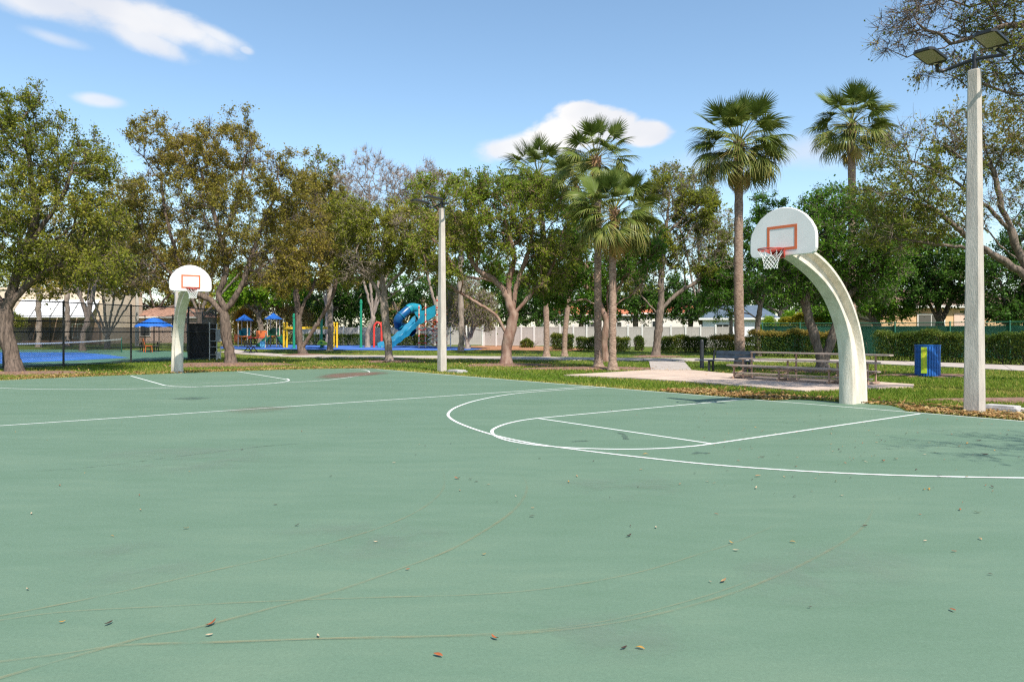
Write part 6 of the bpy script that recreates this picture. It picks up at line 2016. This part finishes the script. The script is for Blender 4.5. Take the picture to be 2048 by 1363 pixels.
rng = np.random.default_rng(77)
GRASS = leaf_mat('grass_blades', [(0.0, (0.05, 0.1, 0.010)), (0.5, (0.1, 0.15, 0.02)), (0.8, (0.19, 0.19, 0.05)), (1.0, (0.32, 0.24, 0.11))], 0.25, 0.6, 1.45)
gp = lawn_points(370000, rng, 702, 850, 1.0)
n = len(gp)
zb = gz(gp[:, 0], gp[:, 1]) - 0.03
hgt = rng.uniform(0.04, 0.085, n)
an = rng.uniform(0, 2 * math.pi, n)
w_ = rng.uniform(0.006, 0.012, n) * (0.6 + gp[:, 1] / 26)
ln = rng.normal(size=(n, 2)) * 0.03
base_ = np.c_[gp, zb]
sd_ = np.c_[np.cos(an) * w_, np.sin(an) * w_, np.zeros(n)]
v = np.stack([base_ - sd_, base_ + sd_, base_ + np.c_[ln, hgt]], 1).reshape(-1, 3)
dry = np.sin(gp[:, 0] * 0.5 + 1) * np.cos(gp[:, 1] * 0.37) + 0.5 * np.sin(gp[:, 0] * 1.3 + gp[:, 1] * 0.9)
tint = np.clip(0.5 + 0.2 * rng.normal(size=n) + 0.2 * dry, 0, 1)
# distance to the court edge: dry fringe along the slab
ce = np.array([(p[0], p[1]) for p in court_poly])
dmin = np.full(n, 99.0)
for i in range(len(ce)):
    a, b2_ = ce[i], ce[(i + 1) % len(ce)]
    ab = b2_ - a
    tq2 = np.clip(((gp - a) @ ab) / (ab @ ab), 0, 1)
    dmin = np.minimum(dmin, np.linalg.norm(gp - (a + tq2[:, None] * ab), axis=1))
tint = np.clip(tint + 0.42 * np.exp(-dmin / 0.55), 0, 1)
tag(link('grass', mesh_np('grass', v, tris=np.arange(n * 3).reshape(-1, 3), tint=tint), GRASS), 'short lawn grass blades around the court', kind='stuff')

LITTER = leaf_mat('dry_leaves', [(0.0, (0.06, 0.035, 0.02)), (0.4, (0.2, 0.105, 0.05)), (0.75, (0.33, 0.2, 0.115)), (1.0, (0.45, 0.33, 0.22))], 0.1, 0.7, 1.15)


def litter(n, rng):
    # along the slab edge at right, under the trees, around the near post
    k1 = int(n * 0.55)
    u = rng.uniform(-4.5, 5.5, k1)
    vv = -0.08 - np.abs(rng.normal(size=k1)) * 0.75
    p1 = np.array([C(a, b) for a, b in zip(u, vv)])[:, :2]
    k2 = int(n * 0.25)
    t = rng.uniform(0, 1, k2)
    ed = catmull(far_edge[:9], 10)[:, :2]
    i = (t * (len(ed) - 1)).astype(int)
    p2 = ed[i] + np.c_[rng.normal(size=k2) * 0.4, np.abs(rng.normal(size=k2)) * 1.1 + 0.1]
    k3 = n - k1 - k2
    cs = np.array([G(x, y)[:2] for x, y in ((460, 729), (1010, 729), (60, 746), (1650, 745), (790, 722), (1190, 737))])
    p3 = cs[rng.integers(len(cs), size=k3)] + rng.normal(size=(k3, 2)) * (1.8, 1.2)
    p = np.concatenate([p1, p2, p3])
    keep = ~in_poly(p, court_poly)
    return p[keep]


lp = litter(13000, rng)
n = len(lp)
c = np.c_[lp, gz(lp[:, 0], lp[:, 1]) + rng.uniform(0.015, 0.06, n)]
d = np.c_[rng.normal(size=(n, 2)), rng.normal(size=n) * 0.25]
Ls = rng.uniform(0.05, 0.11, n)
v, q = leaf_quads(c, d, Ls, Ls * rng.uniform(0.4, 0.6, n), rng, up_bias=3.0)
tag(link('leaf_litter', mesh_np('leaf_litter', v, quads=q, tint=np.clip(rng.normal(0.6, 0.24, n), 0, 1)), LITTER), 'dry brown leaves scattered in the grass beside the court', kind='stuff')


# fallen leaves on the slab: each a small curled leaf of its own
def leaf_mesh(seed):
    r_ = np.random.default_rng(seed)
    V, Q = [], []
    cur, kx = r_.uniform(0.3, 0.9), r_.uniform(-0.3, 0.3)
    for i in range(6):
        t = i / 5
        x = t - 0.5
        w = 0.17 * math.sin(math.pi * min(1, t * 0.92 + 0.04)) ** 0.8 + 0.01
        for s in (-1, 0, 1):
            V.append((x, s * w, cur * (x * x) + 0.35 * abs(s) * w * r_.uniform(0.6, 1.3) + kx * x * s * w + 0.02))
    for i in range(5):
        for s in range(2):
            Q.append((i * 3 + s, i * 3 + s + 1, i * 3 + 4 + s, i * 3 + 3 + s))
    return mesh_np('fallen_leaf', np.array(V), quads=Q, smooth=True, tint=np.full(len(Q), 0.5))


def solid_leaf(name, col):
    return mat(name, col, 0.6, var=0.3, scale=2.0)


LM = [solid_leaf('leaf_dark_brown', (0.05, 0.028, 0.018)), solid_leaf('leaf_rust', (0.27, 0.075, 0.022)), solid_leaf('leaf_tan', (0.3, 0.19, 0.09)), solid_leaf('leaf_pale', (0.4, 0.31, 0.2)), solid_leaf('leaf_ochre', (0.36, 0.2, 0.04))]
LMESH = []
for mi, m_ in enumerate(LM):
    for s in range(3):
        me = leaf_mesh(mi * 10 + s)
        me.materials.append(m_)
        LMESH.append((mi, me))
named = [(422, 1251, 1, .13), (217, 1249, 0, .10), (418, 1272, 3, .07), (636, 1274, 3, .07), (990, 1279, 1, .10), (876, 1313, 1, .10), (1280, 1298, 4, .09), (1248, 1298, 0, .08), (1620, 1216, 0, .05), (1905, 1222, 1, .09), (1447, 1164, 2, .12), (1421, 1165, 3, .05), (815, 1140, 1, .06), (968, 1110, 4, .06), (124, 1246, 4, .06), (55, 1180, 3, .06),
         (915, 958, 1, .14), (941, 959, 0, .09), (920, 982, 2, .07), (662, 953, 0, .08), (594, 1052, 0, .09), (372, 1058, 4, .09), (225, 1073, 4, .06), (752, 1085, 3, .07), (279, 991, 1, .07), (281, 1021, 2, .07), (119, 972, 1, .07), (700, 920, 0, .05), (1064, 1034, 0, .09), (1065, 1017, 2, .06), (1137, 965, 4, .09), (1154, 953, 2, .09), (1258, 1073, 0, .11), (1312, 1056, 3, .08), (1261, 1053, 0, .05), (1291, 909, 4, .14), (1282, 940, 2, .09),
         (1433, 1029, 1, .07), (1463, 1087, 4, .08), (1472, 1102, 3, .09), (1586, 1085, 4, .09), (1729, 1053, 0, .09), (1851, 1083, 3, .07), (1908, 1104, 1, .07), (1920, 1020, 1, .10), (1955, 1026, 4, .11), (1961, 1079, 2, .08), (1981, 1150, 0, .06), (1840, 1030, 1, .05), (1800, 997, 0, .05), (1985, 975, 0, .11), (1858, 979, 4, .11), (1684, 992, 3, .07), (1512, 977, 3, .10), (1516, 953, 2, .14), (1360, 969, 2, .08), (1968, 910, 0, .18), (1879, 953, 0, .12), (1792, 919, 2, .14), (1766, 923, 1, .13), (1525, 915, 0, .11), (1958, 882, 0, .12), (2014, 870, 0, .09), (1918, 893, 1, .1), (1935, 887, 4, .13), (1662, 868, 2, .1), (1812, 868, 0, .1), (1678, 899, 0, .09)]
rngl = np.random.default_rng(5)
spots = [(x, y, k, s) for x, y, k, s in named]
while len(spots) < 285:
    if rngl.random() < 0.72:
        x, y = rngl.uniform(1380, 2050), rngl.triangular(792, 850, 990)
        if y < 772 + (x - 1187) * 0.0813 + 4:
            continue
    elif rngl.random() < 0.6:
        x, y = rngl.uniform(880, 2040), rngl.uniform(800, 1010)
        if y < 772 + (x - 1187) * 0.0813 + 4:
            continue
    else:
        x, y = rngl.uniform(20, 1000), rngl.triangular(770, 880, 1080)
    spots.append((x, y, int(rngl.choice(5, p=(0.34, 0.16, 0.2, 0.14, 0.16))), float(rngl.uniform(0.035, 0.085))))
CN = ['dark brown', 'rust red', 'tan', 'pale cream', 'ochre yellow']
for x, y, k, s in spots:
    p = G(x, y)
    s *= 0.5
    me = LMESH[k * 3 + int(rngl.integers(3))][1]
    flip = rngl.random() < 0.4
    o = link('fallen_leaf', me, None, None, (p[0], p[1], 0.008 + (0.24 if flip else 0.03) * s), (rngl.normal() * 0.14 + (math.pi if flip else 0), rngl.normal() * 0.1, rngl.uniform(0, 6.28)))
    o.scale = (s, s, s)
    if y > 1120:
        where = 'on bare green court in the foreground'
    elif y > 980:
        where = 'on court below white arc'
    elif y > 895 + (x - 1200) * 0.06 or x < 890:
        where = 'just outside white arc' if x > 890 else 'on the left part of the court'
    elif x > 1425 and y > 887 - (x - 1425) * 0.145:
        where = 'between lane line and arc'
    elif x > 1075 and y < 836 - (x - 1075) * 0.092:
        where = 'between the lane and the upper end of the arc'
    else:
        where = 'inside painted lane'
    if where in ('between lane line and arc', 'inside painted lane', 'just outside white arc', 'on court below white arc'):
        where += ', ' + ('towards the light pole' if x > 1780 else 'below the near goal' if x > 1480 else 'near the free throw line' if x > 1150 else 'towards the bend of the arc')
    size = 'large' if s > 0.05 else 'small' if s > 0.033 else 'tiny'
    tag(o, size + ' ' + CN[k] + ' fallen leaf ' + where, 'fallen leaf', 'fallen leaves on the court')
